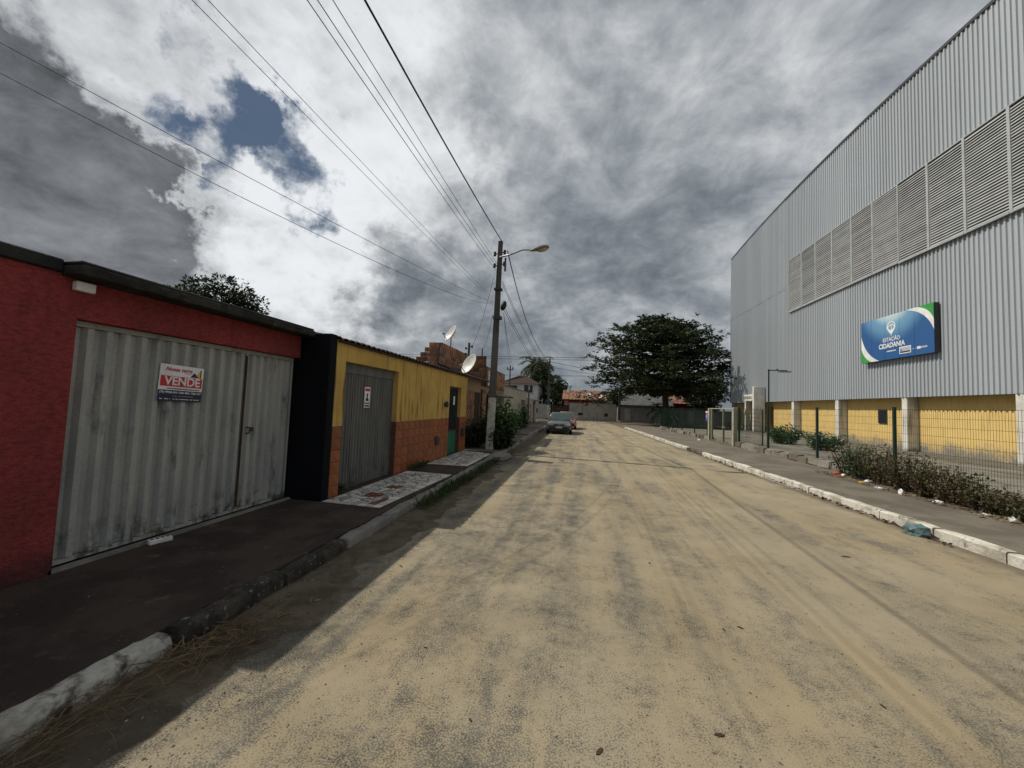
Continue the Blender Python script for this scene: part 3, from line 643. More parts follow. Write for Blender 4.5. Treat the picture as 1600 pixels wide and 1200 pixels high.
# low cream house and next plot
ch = thing('cream_house', 'low cream walled house with grey door beyond the block house', 'house', (-4.3, 26.5, .2))
w = MB(); w.box(-4.5, -4.3, 21.65, 28.15, .1, 2.84); w.box(-4.5, -4.3, 28.15, 30.6, 2.2, 2.86); w.box(-4.5, -4.3, 30.6, 31.3, .1, 2.86); w.box(-10, -4.5, 31.1, 31.3, .1, 2.8); w.obj('wall', M['cream'], ch)
B('coping', M['concrete'], ch, -4.54, -4.27, 21.65, 31.32, 2.862, 2.92, bevel=.01)
d = B('door', M['gate2'], ch, -4.44, -4.40, 28.17, 30.58, .2, 2.19); B('handle', M['steel'], d, -4.40, -4.35, 28.4, 28.46, 1.1, 1.25)
B('house_number_plate', M['steel'], ch, -4.298, -4.28, 27.2, 27.5, 1.55, 1.95); B('plinth', M['white_wall'], ch, -4.298, -4.24, 21.7, 28.1, .2, .34)
B('roof', M['roof_dark'], ch, -10, -4.56, 21.7, 31.2, 2.80, 2.88); settle(ch)
c2 = thing('corner_house', 'pale cream corner plot wall with dark doorway near the street end', 'house', (-4.3, 35, .2))
w = MB(); w.box(-4.5, -4.3, 31.9, 36.0, .1, 2.45); w.box(-4.5, -4.3, 36.0, 37.3, 2.15, 2.45); w.box(-4.5, -4.3, 37.3, 38.5, .1, 2.45); w.box(-10, -4.5, 38.3, 38.5, .1, 2.4); w.obj('wall', M['cream'], c2)
B('door', M['wood'], c2, -4.44, -4.40, 36.02, 37.28, .2, 2.14)
for j in range(3): B('vent', M['black_print'], c2, -4.299, -4.285, 33.5+.35*j, 33.68+.35*j, 1.65-.22*(j == 2), 1.95-.22*(j == 2))
B('canopy', M['concrete'], c2, -4.3, -3.75, 35.4, 38.4, 2.28, 2.36, bevel=.01); B('roof', M['roof_dark'], c2, -10, -4.5, 32, 38.3, 2.35, 2.43); settle(c2)

# ================================================================== across the far cross street
def tiled_roof(name, parent, x0, x1, y0, y1, ze, zr, m, over=.3):
    b = MB(); ym = (y0+y1)/2; n = int((x1-x0)/.24)
    xs = [x0-over+i*(x1-x0+2*over)/n for i in range(n+1)]; v = []
    for i, x in enumerate(xs):
        c = .05*(i % 2)
        for yy, z in ((y0-over, ze-.1), (ym, zr), (y1+over, ze-.1)): v.append((x, yy, z+c))
    f = [(i*3+j, (i+1)*3+j, (i+1)*3+j+1, i*3+j+1) for i in range(n) for j in (0, 1)]
    b.add(v, f); b.prism([(y0-over, ze-.16), (y1+over, ze-.16), (ym, zr-.08)], x0-over+.02, x1+over-.02, 'x'); return b.obj(name, m, parent)
rd = thing('maroon_house', 'maroon house with orange clay tile roof behind the far grey wall', 'house', (0, 57.6, .1))
B('wall', M['maroon'], rd, -2.2, 3.5, 56.2, 60.2, .05, 3.0); B('pink_panel', M['pink'], rd, -2.2, -1.6, 56.16, 56.199, 2.1, 2.75)
tiled_roof('roof', rd, -2.2, 3.4, 56.2, 60.2, 3.05, 4.35, M['roof_tile']); B('side_annex', M['white_wall'], rd, 3.56, 4.6, 57, 60, .05, 2.9); settle(rd)
for (px, py) in ((920, 618), (938, 619)):
    p = on_y(px, py, 56.6); dish('small white satellite dish on the orange clay tile roof', (p.x, 56.9, 3.35), p, (-.5, -.8, .45), .34)['group'] = 'dishes on the tile roof'
fw = thing('boundary_wall', 'long pale grey boundary wall closing the end of the street', 'wall', (1.8, 55, .1))
B('wall', M['grey_wall'], fw, -1.45, 5.0, 55.0, 55.2, .02, 2.42); B('coping', M['concrete'], fw, -1.45, 5.0, 54.96, 55.24, 2.42, 2.50)
B('vent', M['black_print'], fw, -.2, .45, 54.985, 54.999, .75, 1.1); B('vent', M['black_print'], fw, 3.4, 3.9, 54.985, 54.999, .7, 1.15); B('pier', M['grey_wall'], fw, 3.0, 3.12, 54.96, 54.999, .02, 2.42); settle(fw)
wh = thing('white_two_storey_house', 'white two-storey house with hipped dark tile roof and twin windows', 'house', (-8.4, 56, .1))
B('wall', M['white_wall'], wh, -11.4, -6.05, 55.4, 62, .05, 5.0)
hr = MB(); hr.add([(-11.8, 55.0, 4.98), (-5.65, 55.0, 4.98), (-5.65, 62.4, 4.98), (-11.8, 62.4, 4.98), (-9.4, 58.2, 6.35), (-8.1, 59.2, 6.35)], [(0, 1, 5, 4), (1, 2, 5), (2, 3, 4, 5), (3, 0, 4), (3, 2, 1, 0)]); hr.obj('roof', M['roof_dark'], wh)
for (a, b) in ((-8.05, -7.42), (-7.22, -6.80)):
    o = B('window', M['wood'], wh, a, b, 55.36, 55.399, 3.78, 4.78); B('pane', M['glass'], o, a+.06, b-.06, 55.34, 55.36, 3.86, 4.70); B('sill', M['concrete'], o, a-.05, b+.05, 55.30, 55.398, 3.70, 3.78)
B('balcony_glass', M['glass'], wh, -11.3, -9.1, 55.36, 55.399, 3.5, 4.7); B('belt_course', M['concrete'], wh, -11.4, -6.0, 55.32, 55.40, 2.55, 2.68); settle(wh)
lw = thing('corner_wall', 'grey corner wall beside the second concrete utility pole', 'wall', (-5.2, 54.6, .1))
B('wall', M['grey_wall'], lw, -9.5, -4.1, 54.5, 54.7, .02, 2.12); B('meter_niche', M['black_print'], lw, -6.05, -5.85, 54.485, 54.499, .9, 1.5); settle(lw)
dg_ = thing('timber_gate', 'dark timber double gate between the grey walls', 'gate', (-2.8, 54.8, .1))
for j in range(8): B('plank', M['wood'], dg_, -4.05+j*.32, -3.75+j*.32, 54.8, 54.85, .05, 2.0)
settle(dg_)
gh = thing('grey_house', 'low house with dark grey sheet roof under the big tree', 'house', (8.5, 57, .1))
B('wall', M['shaded_grey_wall'], gh, 5.9, 12.4, 56.2, 62, .05, 2.55)
MB().prism([(55.6, 2.45), (62.4, 2.45), (59, 4.0)], 5.6, 12.7, 'x').obj('roof', M['roof_grey'], gh)
settle(gh)
gw = thing('boundary_wall', 'boundary wall with pale doors, its paint darkened for the big tree shade', 'wall', (11, 55, .1))
B('wall', M['shaded_grey_wall'], gw, 5.2, 24, 55.0, 55.2, .02, 2.0); B('coping', M['concrete'], gw, 5.2, 24, 54.97, 55.23, 2.0, 2.06)
for (a, b) in ((6.1, 6.85), (12.4, 13.0), (14.3, 15.2)): B('door', M['gate'], gw, a, b, 54.96, 54.999, .06, 1.95)
settle(gw)
th_ = thing('clay_roof_house', 'low house with orange clay roof beyond the shaded wall', 'house', (15, 58, .1))
B('wall', M['maroon'], th_, 12.9, 18.5, 57.2, 62, .05, 2.9); tiled_roof('roof', th_, 12.9, 18.5, 57.2, 62, 3.0, 4.3, M['roof_tile']); settle(th_)

# ================================================================== gym hall
gy = thing('gym_hall', 'tall grey corrugated metal hall with yellow base wall and louvre band', 'sports hall', (15.8, 28, .2))
XC = 15.5; ZB = 2.87
top = lambda y: 18.78 - .0033*(y-29.7)**2
Y0, Y1 = 5.4, 43.4
def clad_sheet(y0, y1, z0, zt, x):
    b = MB(); n = round((y1-y0)/.2); pts = []
    for i in range(n):
        a = y0+i*.2; pts += [(a, 0), (a+.105, 0), (a+.122, 1), (a+.183, 1)]
    pts.append((y1, 0)); v = []
    for yy, d_ in pts: v += [(x-d_*.052, yy, z0), (x-d_*.052, yy, zt(yy))]
    b.add(v, [(2*i, 2*i+2, 2*i+3, 2*i+1) for i in range(len(pts)-1)]); b.obj('cladding_sheet', M['clad'], gy)
yy = Y0; k = 0
while yy < Y1-.01:
    y1 = min(yy+1.0, Y1)
    if yy > 31.8:
        clad_sheet(yy, y1, ZB, lambda q: 11.75, XC+.006*(k % 2)); clad_sheet(yy, y1, 11.60, top, XC-.012-.006*(k % 2))
    else: clad_sheet(yy, y1, ZB, top, XC+.006*(k % 2))
    yy = y1; k += 1
fl = MB(); n = 38
pr = [(Y0+(Y1-Y0)*i/n) for i in range(n+1)]
v = []
for q in pr: v += [(XC-.075, q, top(q)-.10), (XC-.075, q, top(q)+.05), (XC+.3, q, top(q)+.05), (XC+.3, q, top(q)-.10)]
f = [(i*4+a, i*4+b, (i+1)*4+b, (i+1)*4+a) for i in range(n) for a, b in ((0, 1), (1, 2), (2, 3), (3, 0))]; f += [(0, 1, 2, 3), (n*4+3, n*4+2, n*4+1, n*4)]
fl.add(v, f).obj('roof_flashing', M['flash'], gy)
rb_ = MB(); v = []
for q in pr: v += [(XC+.3, q, top(q)), (45, q, top(q)), (45, q, top(q)-.2), (XC+.3, q, top(q)-.2)]
rb_.add(v, f).obj('roof', M['clad'], gy)
B('end_wall', M['clad'], gy, 15.56, 45, Y1-.25, Y1-.05, .2, 17.9); B('end_wall', M['clad'], gy, 15.56, 45, Y0+.05, Y0+.25, .2, 16.7)
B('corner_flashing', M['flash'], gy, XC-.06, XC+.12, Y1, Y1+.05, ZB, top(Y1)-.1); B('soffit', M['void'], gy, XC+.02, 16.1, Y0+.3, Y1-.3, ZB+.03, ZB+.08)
B('base_wall', M['gym_yellow'], gy, 16.0, 16.3, Y0+.3, 35.6, .2, ZB+.02)
B('base_wall', M['gym_yellow'], gy, 16.0, 16.3, 39.2, Y1-.3, .2, ZB+.02); B('entrance_wall', M['gym_yellow'], gy, 17.2, 17.4, 35.6, 39.2, .2, ZB+.02); B('entrance_side', M['gym_yellow'], gy, 16.3, 17.2, 39.2, 39.4, .2, ZB+.02)
ed = B('entrance_door', M['door_orange'], gy, 17.12, 17.19, 36.0, 38.6, .25, 2.5); B('pane', M['glass'], ed, 17.09, 17.119, 36.2, 37.2, 1.2, 2.3)
for q in (6.7, 11.7, 16.7, 21.7, 26.7, 31.65): B('pillar', M['gym_white'], gy, XC+.02, 15.999, q-.16, q+.16, .28, ZB+.01, bevel=.012)
nby = on_x(1378, 640, 15.94).y
nb = B('notice_case', M['steel'], gy, 15.94, 15.998, nby-.29, nby+.29, 1.55, 2.30, bevel=.01); B('pane', M['glass'], nb, 15.925, 15.94, nby-.23, nby+.23, 1.61, 2.24)
# louvre band
lv = [31.9, 30.2, 28.55, 26.8, 25.05, 23.4, 21.68, 20.0, 18.3, 16.6, 14.9, 13.2]
for i in range(len(lv)-1):
    b_, a_ = lv[i], lv[i+1]; dz = -.06 if i >= 6 else 0.0; z0, z1 = 9.55+dz, 13.58; xo = XC-.075-(.03 if i >= 6 else 0)
    fr = MB(); fr.box(xo-.05, xo+.02, a_+.0, a_+.055, z0, z1); fr.box(xo-.05, xo+.02, b_-.055, b_, z0, z1); fr.box(xo-.05, xo+.02, a_+.055, b_-.055, z1-.05, z1); fr.box(xo-.07, xo+.02, a_+.055, b_-.055, z0, z0+.07)
    lo = fr.obj('louvre', M['slat'], gy); B('backing', M['void'], lo, xo+.022, xo+.036, a_+.01, b_-.01, z0+.01, z1-.01)
    sm = MB(); zz = z0+.10; tilt = rnd.uniform(.9, 1.1)
    while zz < z1-.10:
        q = rnd.uniform(-.012, .012)
        sm.prism([(xo-.045, zz-.005), (xo-.040, zz-.012), (xo+.015, zz+.080*tilt+q), (xo+.010, zz+.092*tilt+q)], a_+.056, b_-.056, 'y'); zz += .118
    tag(sm.obj('slats', M['slat'], lo), kind='stuff')
settle(gy)
# hall sign
UW, UH = 4.42, 2.22
hs = thing('hall_sign', 'large blue billboard reading ESTAÇÃO CIDADANIA on the grey cladding', 'sign'); hs.matrix_world = face_matrix(-1, (XC-.28, 21.84, 5.90))
def blue_material():
    m = bpy.data.materials.new('blue_gradient_print'); m.use_nodes = True; t = NT(m.node_tree); bs = t.n['Principled BSDF']
    p = t.new('ShaderNodeNewGeometry').outputs['Position']; sp = t.new('ShaderNodeSeparateXYZ'); t.l.new(p, sp.inputs[0])
    dz = t.math('DIVIDE', t.math('SUBTRACT', 7.05, sp.outputs[2]), 2.0); dy = t.math('DIVIDE', t.math('SUBTRACT', sp.outputs[1], 22.0), 2.6)
    d = t.math('ADD', t.math('POWER', t.math('ABSOLUTE', dy), 2.0), t.math('POWER', t.math('ABSOLUTE', dz), 1.3))
    col = t.mix(t.step(d, .0, .22), (.50, .62, .66), (.14, .32, .50)); col = t.mix(t.step(d, .15, .75), col, (.02, .095, .27))
    t.l.new(col, bs.inputs['Base Color']); bs.inputs['Roughness'].default_value = .35; return m
M['blue_grad'] = blue_material()
link('box', MB().box(-UW/2, UW/2, -UH/2, UH/2, -.22, -.012).mesh('box', M['flash']), hs)
us = [-UW/2, -1.45, -.55, .35, 1.2, UW/2]
for a, b in zip(us[:-1], us[1:]): link('panel', MB().box(a+.006, b-.006, -UH/2, UH/2, -.010, 0).mesh('panel', M['blue_grad']), hs)
def bez(p0, c, p1, n=14): return [tuple((1-s)**2*p0[i]+2*s*(1-s)*c[i]+s*s*p1[i] for i in (0, 1)) for s in [j/n for j in range(n+1)]]
O = lambda u, v: (u-UW/2, v-UH/2)
layer(hs, 'white_arc', [O(0, 0)] + bez(O(1.25, 0), O(.28, .38), O(0, 1.47)), .004, M['white']); layer(hs, 'green_corner', [O(0, 0)] + bez(O(.72, 0), O(.18, .22), O(0, .78)), .008, M['green_print'])
layer(hs, 'white_arc', [O(UW, UH)] + bez(O(2.95, UH), O(4.05, 1.98), O(UW, 1.02)), .004, M['white']); layer(hs, 'green_corner', [O(UW, UH)] + bez(O(3.55, UH), O(4.22, 2.05), O(UW, 1.5)), .008, M['green_print'])
pc = (-.15, .52); ring = MB(); nseg = 40
outer = []; inner = []
for j in range(nseg):
    a = 2*math.pi*j/nseg - math.pi/2; rr = .27
    x, y_ = rr*math.cos(a), rr*math.sin(a)
    if y_ < -.12: x *= max(0.0, (y_+.46)/.34)**.6 * .95; 
    if j == 0: x, y_ = 0, -.52
    elif y_ < -.12: y_ = y_*1.0 - (.27*.45)*(1-abs(x)/.27)
    outer.append((pc[0]+x, pc[1]+y_)); inner.append((pc[0]+.19*math.cos(a), pc[1]+.03+.19*math.sin(a)))
v = [(x, y_, .004) for x, y_ in outer] + [(x, y_, .004) for x, y_ in inner]
ring.add(v, [(j, (j+1) % nseg, nseg+(j+1) % nseg, nseg+j) for j in range(nseg)])
link('pin_emblem', ring.mesh('pin_emblem', M['white']), hs)
layer(hs, 'pin_band', bez((-.335, .53), (-.17, .73), (.035, .56)) + bez((.035, .51), (-.17, .66), (-.325, .48)), .004, M['white'])
layer(hs, 'pin_band', [(-.17, .62), (-.13, .62), (-.10, .38), (-.15, .38)], .004, M['white'])
letters(hs, 'ESTAÇÃO', .27, -.15, -.12, .006, M['white'], .012, 0, 1.06); letters(hs, 'CIDADANIA', .34, -.15, -.42, .006, M['white'], .03, 0, 1.62)
small_print(hs, -.15, -.70, .58, .065, .006, M['white'], 10)
layer(hs, 'logo_plate', rect(.33, 1.0, -.94, -.60), .004, M['white']); layer(hs, 'logo_field', rect(.37, .96, -.90, -.64), .008, M['grey_print']); layer(hs, 'logo_strip', rect(.38, .95, -.89, -.83), .012, M['navy_print']); layer(hs, 'logo_crest', [(.40, -.80), (.48, -.80), (.44, -.68)], .012, M['navy_print'])
layer(hs, 'logo_swatch', rect(1.32, 1.52, -.84, -.72), .004, M['white']); layer(hs, 'logo_swatch', rect(1.53, 1.86, -.82, -.74), .004, M['grey_print']); small_print(hs, 1.16, -.79, .2, .045, .006, M['grey_print'], 5)
for u in (-1.8, 1.8):
    for vv in (-.9, .9): link('bracket', MB().box(u-.04, u+.04, vv-.04, vv+.04, -.30, -.221).mesh('bracket', M['flash']), hs)

# entrance portal
ep = thing('entrance_portal', 'white concrete entrance portal with black lettering on its beam beside the hall', 'portal', (15, 36, .25))
B('slab_pillar', M['gym_white'], ep, 14.55, 15.40, 35.72, 36.02, .24, 4.15, bevel=.015)
B('sign_beam', M['gym_white'], ep, 14.72, 15.25, 36.021, 38.35, 2.95, 3.52, bevel=.012); B('slab_pillar', M['gym_white'], ep, 14.95, 15.3, 38.351, 38.6, .24, 3.52, bevel=.012)
settle(ep)
o = letters(ep, 'ENTRADA', .34, 0, 0, 0, M['black_print'], .012, 0, 1.45); o.matrix_parent_inverse = Matrix.Translation(-Vector(ep.location)); o.matrix_basis = face_matrix(-1, (14.712, 37.25, 3.235))
def notice(label, pos, wd, ht, side=-1):
    r_ = board('notice_board', label, side, pos, wd, ht, M['blue_print']); layer(r_, 'red_heading', rect(-wd/2, wd/2, ht*.22, ht*.42), .003, M['red_print']); layer(r_, 'white_strip', rect(-wd/2, wd/2, ht*.36, ht/2), .006, M['white'])
    for j in range(3): layer(r_, 'text_line', rect(-wd*.38, wd*.36-.05*j*wd, ht*(.08-.14*j), ht*(.12-.14*j)), .003, M['white'])
    post = MB().box(-.025, .025, -pos[2]+.2, ht*.3, -.045, -.007).mesh('post', M['fence']); link('post', post, r_); return r_
q = on_x(1106, 650.5, 7.9); n_ = notice('small blue and red notice on a post left of the fence gate', (7.84, q.y, 1.55), .42, .62)
n2 = notice('blue and red notice on a post beside the entrance portal', (14.2, on_x(1174.5, 652, 14.2).y, 1.62), .95, .80); n2.rotation_euler.rotate_axis('Y', R(-25))

# ================================================================== fence, gate, yard
fe = thing('mesh_fence', 'green welded mesh fence with square posts on a low stone kerb', 'fence', (7.9, 15, .2))
FY = [4.9, 8.1, 11.36, 14.6, 18.04, 21.0]; FY2 = [25.4, 28.1, 30.85, 33.3, 36.0]
pm = MB().box(-.03, .03, -.03, .03, 0, 1.74).box(-.034, .034, -.034, .034, 1.74, 1.755).mesh('post', M['fence'])
pts = [(fx(a), a) for a in FY]; pts2 = [(fx(a), a) for a in FY2] + [(7.1, 38.0)]; pts3 = [(7.1, 38.0), (9.6, 38.6), (12.2, 39.0), (14.9, 39.4)]
for (x, y_) in pts + pts2 + pts3[1:]: link('post', pm, fe, (x, y_, .33))
def mesh_panel(a, b):
    a = Vector((*a, 0)); b = Vector((*b, 0)); L = (b-a).length; d = (b-a)/L; nrm = Vector((-d.y, d.x, 0)); m_ = MB()
    wr = .0017
    def bar(p, q, r):
        e = (q-p).normalized(); s1 = nrm*r; s2 = e.cross(nrm)*r
        v = [p+s1+s2, p+s1-s2, p-s1-s2, p-s1+s2, q+s1+s2, q+s1-s2, q-s1-s2, q-s1+s2]; m_.add(v, [(0, 1, 5, 4), (1, 2, 6, 5), (2, 3, 7, 6), (3, 0, 4, 7)])
    n = int(L/.055)
    for i in range(1, n): p = a+d*(L*i/n); bar(p+Vector((0, 0, .42)), p+Vector((0, 0, 2.03)), wr)
    for j in range(9): z = Vector((0, 0, .44+j*.197)); bar(a+d*.03+z+nrm*.005, b-d*.03+z+nrm*.005, .0030)
    tag(m_.obj('mesh_panel', M['fence'], fe), kind='stuff')
for P_ in (pts, pts2, pts3):
    for a, b in zip(P_[:-1], P_[1:]): mesh_panel(a, b)
settle(fe)
lk = thing('low_stone_kerb', 'low crumbling stone kerb under the green mesh fence', 'kerb', (7.9, 15, .1))
sm_ = []
for s in range(6):
    me = MB().box(-.12, .12, -.33, .33, -.26, 0).mesh('stone', [M['walk'], M['yard'], M['concrete']][s % 3], bevel=.03, seg=2); roughen(me, .035, s*4.4, 5); sm_.append(me)
yy = 4.6; i = 0
while yy < 37:
    if not (20.9 < yy < 25.2):
        o = link('stone', sm_[(i*5+i//3) % 6], lk, (fx(yy)-.02+rnd.uniform(-.025, .025), yy, .37+rnd.uniform(-.035, .02))); o.rotation_euler = (rnd.uniform(-.04, .04), rnd.uniform(-.08, .08), rnd.uniform(-.06, .06))
    yy += .625; i += 1
for ch_ in lk.children: local(lk, ch_)
gt = thing('fence_gate', 'faded green pedestrian gate between two pale concrete posts', 'gate', (7.8, 23, .13))
B('gate_post', M['postconc'], gt, 7.66, 7.86, 21.12, 21.32, .11, 2.08, bevel=.012); B('gate_post', M['postconc'], gt, 7.62, 7.82, 24.72, 24.92, .11, 2.04, bevel=.012)
B('top_rail', M['postconc'], gt, 7.70, 7.76, 21.32, 24.72, 2.00, 2.05); B('bottom_rail', M['olive'], gt, 7.70, 7.76, 21.42, 24.62, .16, .21)
for (a, b) in ((22.62, 22.72), (24.42, 24.60), (21.34, 21.42)): B('stile', M['olive'], gt, 7.69, 7.77, a, b, .16, 2.0)
B('latch', M['olive'], gt, 7.62, 7.69, 22.2, 22.66, .98, 1.05)
of = B('open_leaf_frame', M['fence'], gt, 7.9, 7.95, 21.14, 21.19, .18, 2.02); B('open_leaf_frame', M['fence'], gt, 9.0, 9.05, 21.14, 21.19, .18, 2.02)
m_ = MB()
for j in range(21): m_.box(7.95+j*.05, 7.956+j*.05, 21.16, 21.166, .2, 2.0)
for j in range(10): m_.box(7.95, 9.0, 21.166, 21.173, .2+j*.2, .207+j*.2)
tag(m_.obj('open_leaf_mesh', M['fence'], gt), kind='stuff'); settle(gt)
lm = thing('yard_lamp_post', 'slim dark yard lamp post with flat head inside the fence', 'lamp post', (8.35, 18.0, .24))
lb = on_x(1201, 690, 8.35); ly = lb.y
lm.location.y = ly
MB().tube([(8.35, ly, .24), (8.35, ly, 3.82)], .035, 8).obj('pole', M['fence'], lm); MB().box(8.31, 9.10, ly-.02, ly+.02, 3.76, 3.80).obj('arm', M['fence'], lm); MB().box(8.75, 9.25, ly-.09, ly+.09, 3.70, 3.755).obj('lamp_head', M['lamp_shell'], lm, bevel=.015); MB().lathe([(0, .06), (.03, .05), (.035, 0)], 8, Matrix.Translation((8.7, ly, 3.80))).obj('photocell', M['steel'], lm); settle(lm)

# ================================================================== poles and cables
def concrete_pole(label, x, y, h, white_to, top, base, lean=(0, 0)):
    r_ = thing('utility_pole', label, 'utility pole', (x, y, .1)); b = MB(); w0, d0, w1, d1 = base, base*.75, top, top*.75
    lx, ly_ = lean
    def sec(z0, z1, k):
        f0, f1 = z0/h, z1/h
        for (sx, ww) in ((0, 1.0),):
            a0, b0 = (w0+(w1-w0)*f0)/2, (d0+(d1-d0)*f0)/2; a1, b1 = (w0+(w1-w0)*f1)/2, (d0+(d1-d0)*f1)/2
            def prof(a, c): return [(-a, -c), (a, -c), (a, -c*.45), (a*.55, -c*.3), (a*.55, c*.3), (a, c*.45), (a, c), (-a, c), (-a, c*.45), (-a*.55, c*.3), (-a*.55, -c*.3), (-a, -c*.45)]
            p0, p1 = prof(a0, b0), prof(a1, b1); n = 12
            v = [(x+lx*f0+u, y+ly_*f0+v_, .06+z0) for u, v_ in p0] + [(x+lx*f1+u, y+ly_*f1+v_, .06+z1) for u, v_ in p1]
            b.add(v, [tuple(range(n))[::-1], tuple(range(n, 2*n))] + [(i, (i+1) % n, n+(i+1) % n, n+i) for i in range(n)], k)
    sec(0, white_to, 1)
    for i in range(5): sec(white_to+(h-white_to)*i/5, white_to+(h-white_to)*(i+1)/5, 0)
    b.obj('shaft', [M['pole'], M['pole_white']], r_); return r_
PX, PY = -3.22, 13.9
P1 = concrete_pole('tall concrete utility pole with whitewashed foot and a street lamp arm', PX, PY, 7.88, 1.95, .155, .27, (.10, 0))
for i, (z, s) in enumerate(((7.45, -1), (7.0, -1), (7.5, 1), (7.05, 1))):
    MB().lathe([(.0, .09), (.05, .08), (.055, .03), (.03, .01), (.055, -.02), (.05, -.08), (0, -.09)], 10, Matrix.Translation((PX+.09+s*.19, PY-.02, z))).obj('insulator', M['ceramic'], P1, smooth=True)
    MB().box(PX+.09+min(0, s*.2), PX+.09+max(0, s*.2), PY-.03, PY-.005, z-.015, z+.015).obj('insulator_bracket', M['steel'], P1)
MB().box(PX-.05, PX+.25, PY-.13, PY+.13, 4.95, 5.05).obj('strap', M['steel'], P1); MB().box(PX-.06, PX+.23, PY-.13, PY+.13, 6.05, 6.12).obj('strap', M['steel'], P1)
jb = MB().lathe([(0, .19), (.07, .15), (.11, .04), (.10, -.09), (.05, -.17), (0, -.19)], 10, Matrix.Translation((PX+.32, PY-.05, 5.45)) @ Matrix.Rotation(.3, 4, 'Y')).obj('cable_coil', M['cable'], P1, smooth=True)
hd = on_y(845, 389, 13.5)
arm = MB().tube([(PX+.1, PY-.1, 7.28), (PX+.55, PY-.16, 7.36), (PX+1.0, PY-.25, 7.48), (hd.x-.28, hd.y+.06, hd.z-.01)], [.035, .032, .03, .026], 8).obj('lamp_arm', M['galv'], P1, smooth=True)
lh = Matrix.Translation((hd.x-.05, hd.y, hd.z)) @ Matrix.Rotation(R(8), 4, 'Z') @ Matrix.Rotation(R(-12), 4, 'Y')
def ell(prof, m_): 
    b = MB(); n = 12; v = []
    for (t_, ry, zt, zb) in prof:
        for j in range(n):
            a = 2*math.pi*j/n; s_ = math.sin(a); v.append(m_ @ Vector((t_, ry*math.cos(a), (zt if s_ > 0 else zb)*abs(s_))))
    k = len(prof)
    return b.add(v, [(i*n+j, i*n+(j+1) % n, (i+1)*n+(j+1) % n, (i+1)*n+j) for i in range(k-1) for j in range(n)] + [tuple(range(n))[::-1], tuple(range((k-1)*n, k*n))])
ell([(-.34, .035, .035, -.03), (-.2, .07, .07, -.05), (0, .13, .12, -.06), (.18, .15, .12, -.06), (.32, .11, .08, -.045), (.36, .04, .03, -.02)], lh).obj('lamp_head', M['lamp_shell'], P1, smooth=True)
ell([(-.08, .06, -.04, -.09), (.05, .11, -.05, -.13), (.2, .12, -.05, -.12), (.30, .06, -.04, -.07)], lh).obj('lamp_cover', M['lamp_glass'], P1, smooth=True)
bk_ = MB().box(PX+.30, PX+.36, PY-.12, PY-.05, 6.75, 7.25).obj('fuse_bracket', M['steel'], P1)
settle(P1)
P2 = concrete_pole('concrete utility pole with whitewashed foot at the far corner', -4.25, 53.0, 8.4, 1.9, .19, .34)
for z in (7.9, 7.4): MB().box(-4.6, -3.9, 52.85, 52.9, z, z+.06).obj('crossarm', M['steel'], P2)
settle(P2)
P3 = concrete_pole('short plain concrete post at the right street corner', 5.2, 52.6, 4.15, .3, .24, .28); settle(P3)
P4 = thing('service_post', 'thin service post with insulators on the bare block house', 'post', (-4.9, 16.3, 3.2)); MB().tube([(-4.9, 16.3, 3.1), (-4.9, 16.3, 4.45)], .05, 8).obj('post', M['pole'], P4)
for (dx, z) in ((-.14, 4.2), (-.14, 3.95), (.14, 4.28)): MB().lathe([(0, .06), (.04, .05), (.04, -.05), (0, -.06)], 8, Matrix.Translation((-4.9+dx, 16.3, z))).obj('insulator', M['ceramic'], P4); MB().box(-4.9+min(0, dx), -4.9+max(0, dx), 16.28, 16.30, z-.012, z+.012).obj('insulator_bracket', M['steel'], P4)
settle(P4)
tag(MB().tube([(-4.55, 17.3, 3.95), (-4.55, 17.3, 4.35)], .03, 6).obj('pipe_stub', M['steel']), 'short dark pipe stub on the bare block wall top', 'pipe')
P5 = thing('service_post', 'thin dark service post with crossarm above the cream house roof', 'post', (-4.9, 24.5, 2.85)); q = on_y(797.5, 571, 24.5)
MB().tube([(q.x, 24.5, 2.8), (q.x, 24.5, q.z)], .04, 6).obj('post', M['steel'], P5); MB().box(q.x-.2, q.x+.2, 24.48, 24.52, q.z-.3, q.z-.25).obj('crossarm', M['steel'], P5)
for dx in (-.18, .18): MB().box(q.x+dx-.03, q.x+dx+.03, 24.46, 24.54, q.z-.25, q.z-.12).obj('insulator', M['ceramic'], P5)
settle(P5)
tag(MB().tube([(-4.18, 31.6, .1), (-4.18, 31.6, 3.1)], .06, 8).obj('meter_post', M['steel']), 'dark meter post between the two cream house fronts', 'post')

def cable(pts, r, label, group=None, sag=0.0, n=28):
    """quadratic through three points, or a sagging span between two"""
    if len(pts) == 3:
        a, m_, b = [Vector(p) for p in pts]; s = (m_-a).length/((m_-a).length+(b-m_).length)
        c = (m_-a*(1-s)**2-b*s*s)/(2*s*(1-s)); ps = [a*(1-t)**2+c*2*t*(1-t)+b*t*t for t in [i/n for i in range(n+1)]]
    else:
        a, b = [Vector(p) for p in pts]; ps = [a.lerp(b, t)-Vector((0, 0, 4*sag*t*(1-t))) for t in [i/n for i in range(n+1)]]
    o = MB().tube(ps, r, 5).obj('cable', M['cable'], smooth=True); tag(o, label, 'cable', group); return o
tp = lambda px, py, d=0.0: on_y(px, py, PY-.1)
G = 'overhead cables'
cable([tp(786, 380), on_x(570, 0, -2.9), (-3.0, -24, 7.9)], .016, 'thick black overhead cable from the lamp pole top along the street')
for (px, py, xm, qx) in ((776, 424, -3.0, 480), (777, 418, -3.0, 496), (779, 416, -2.95, 520)):
    cable([tp(px, py), on_x(qx, 0, xm), (-3.3, -24, 7.2)], .0055, 'thin overhead wire strung along the street from the lamp pole shaft', 'wires strung along the street')
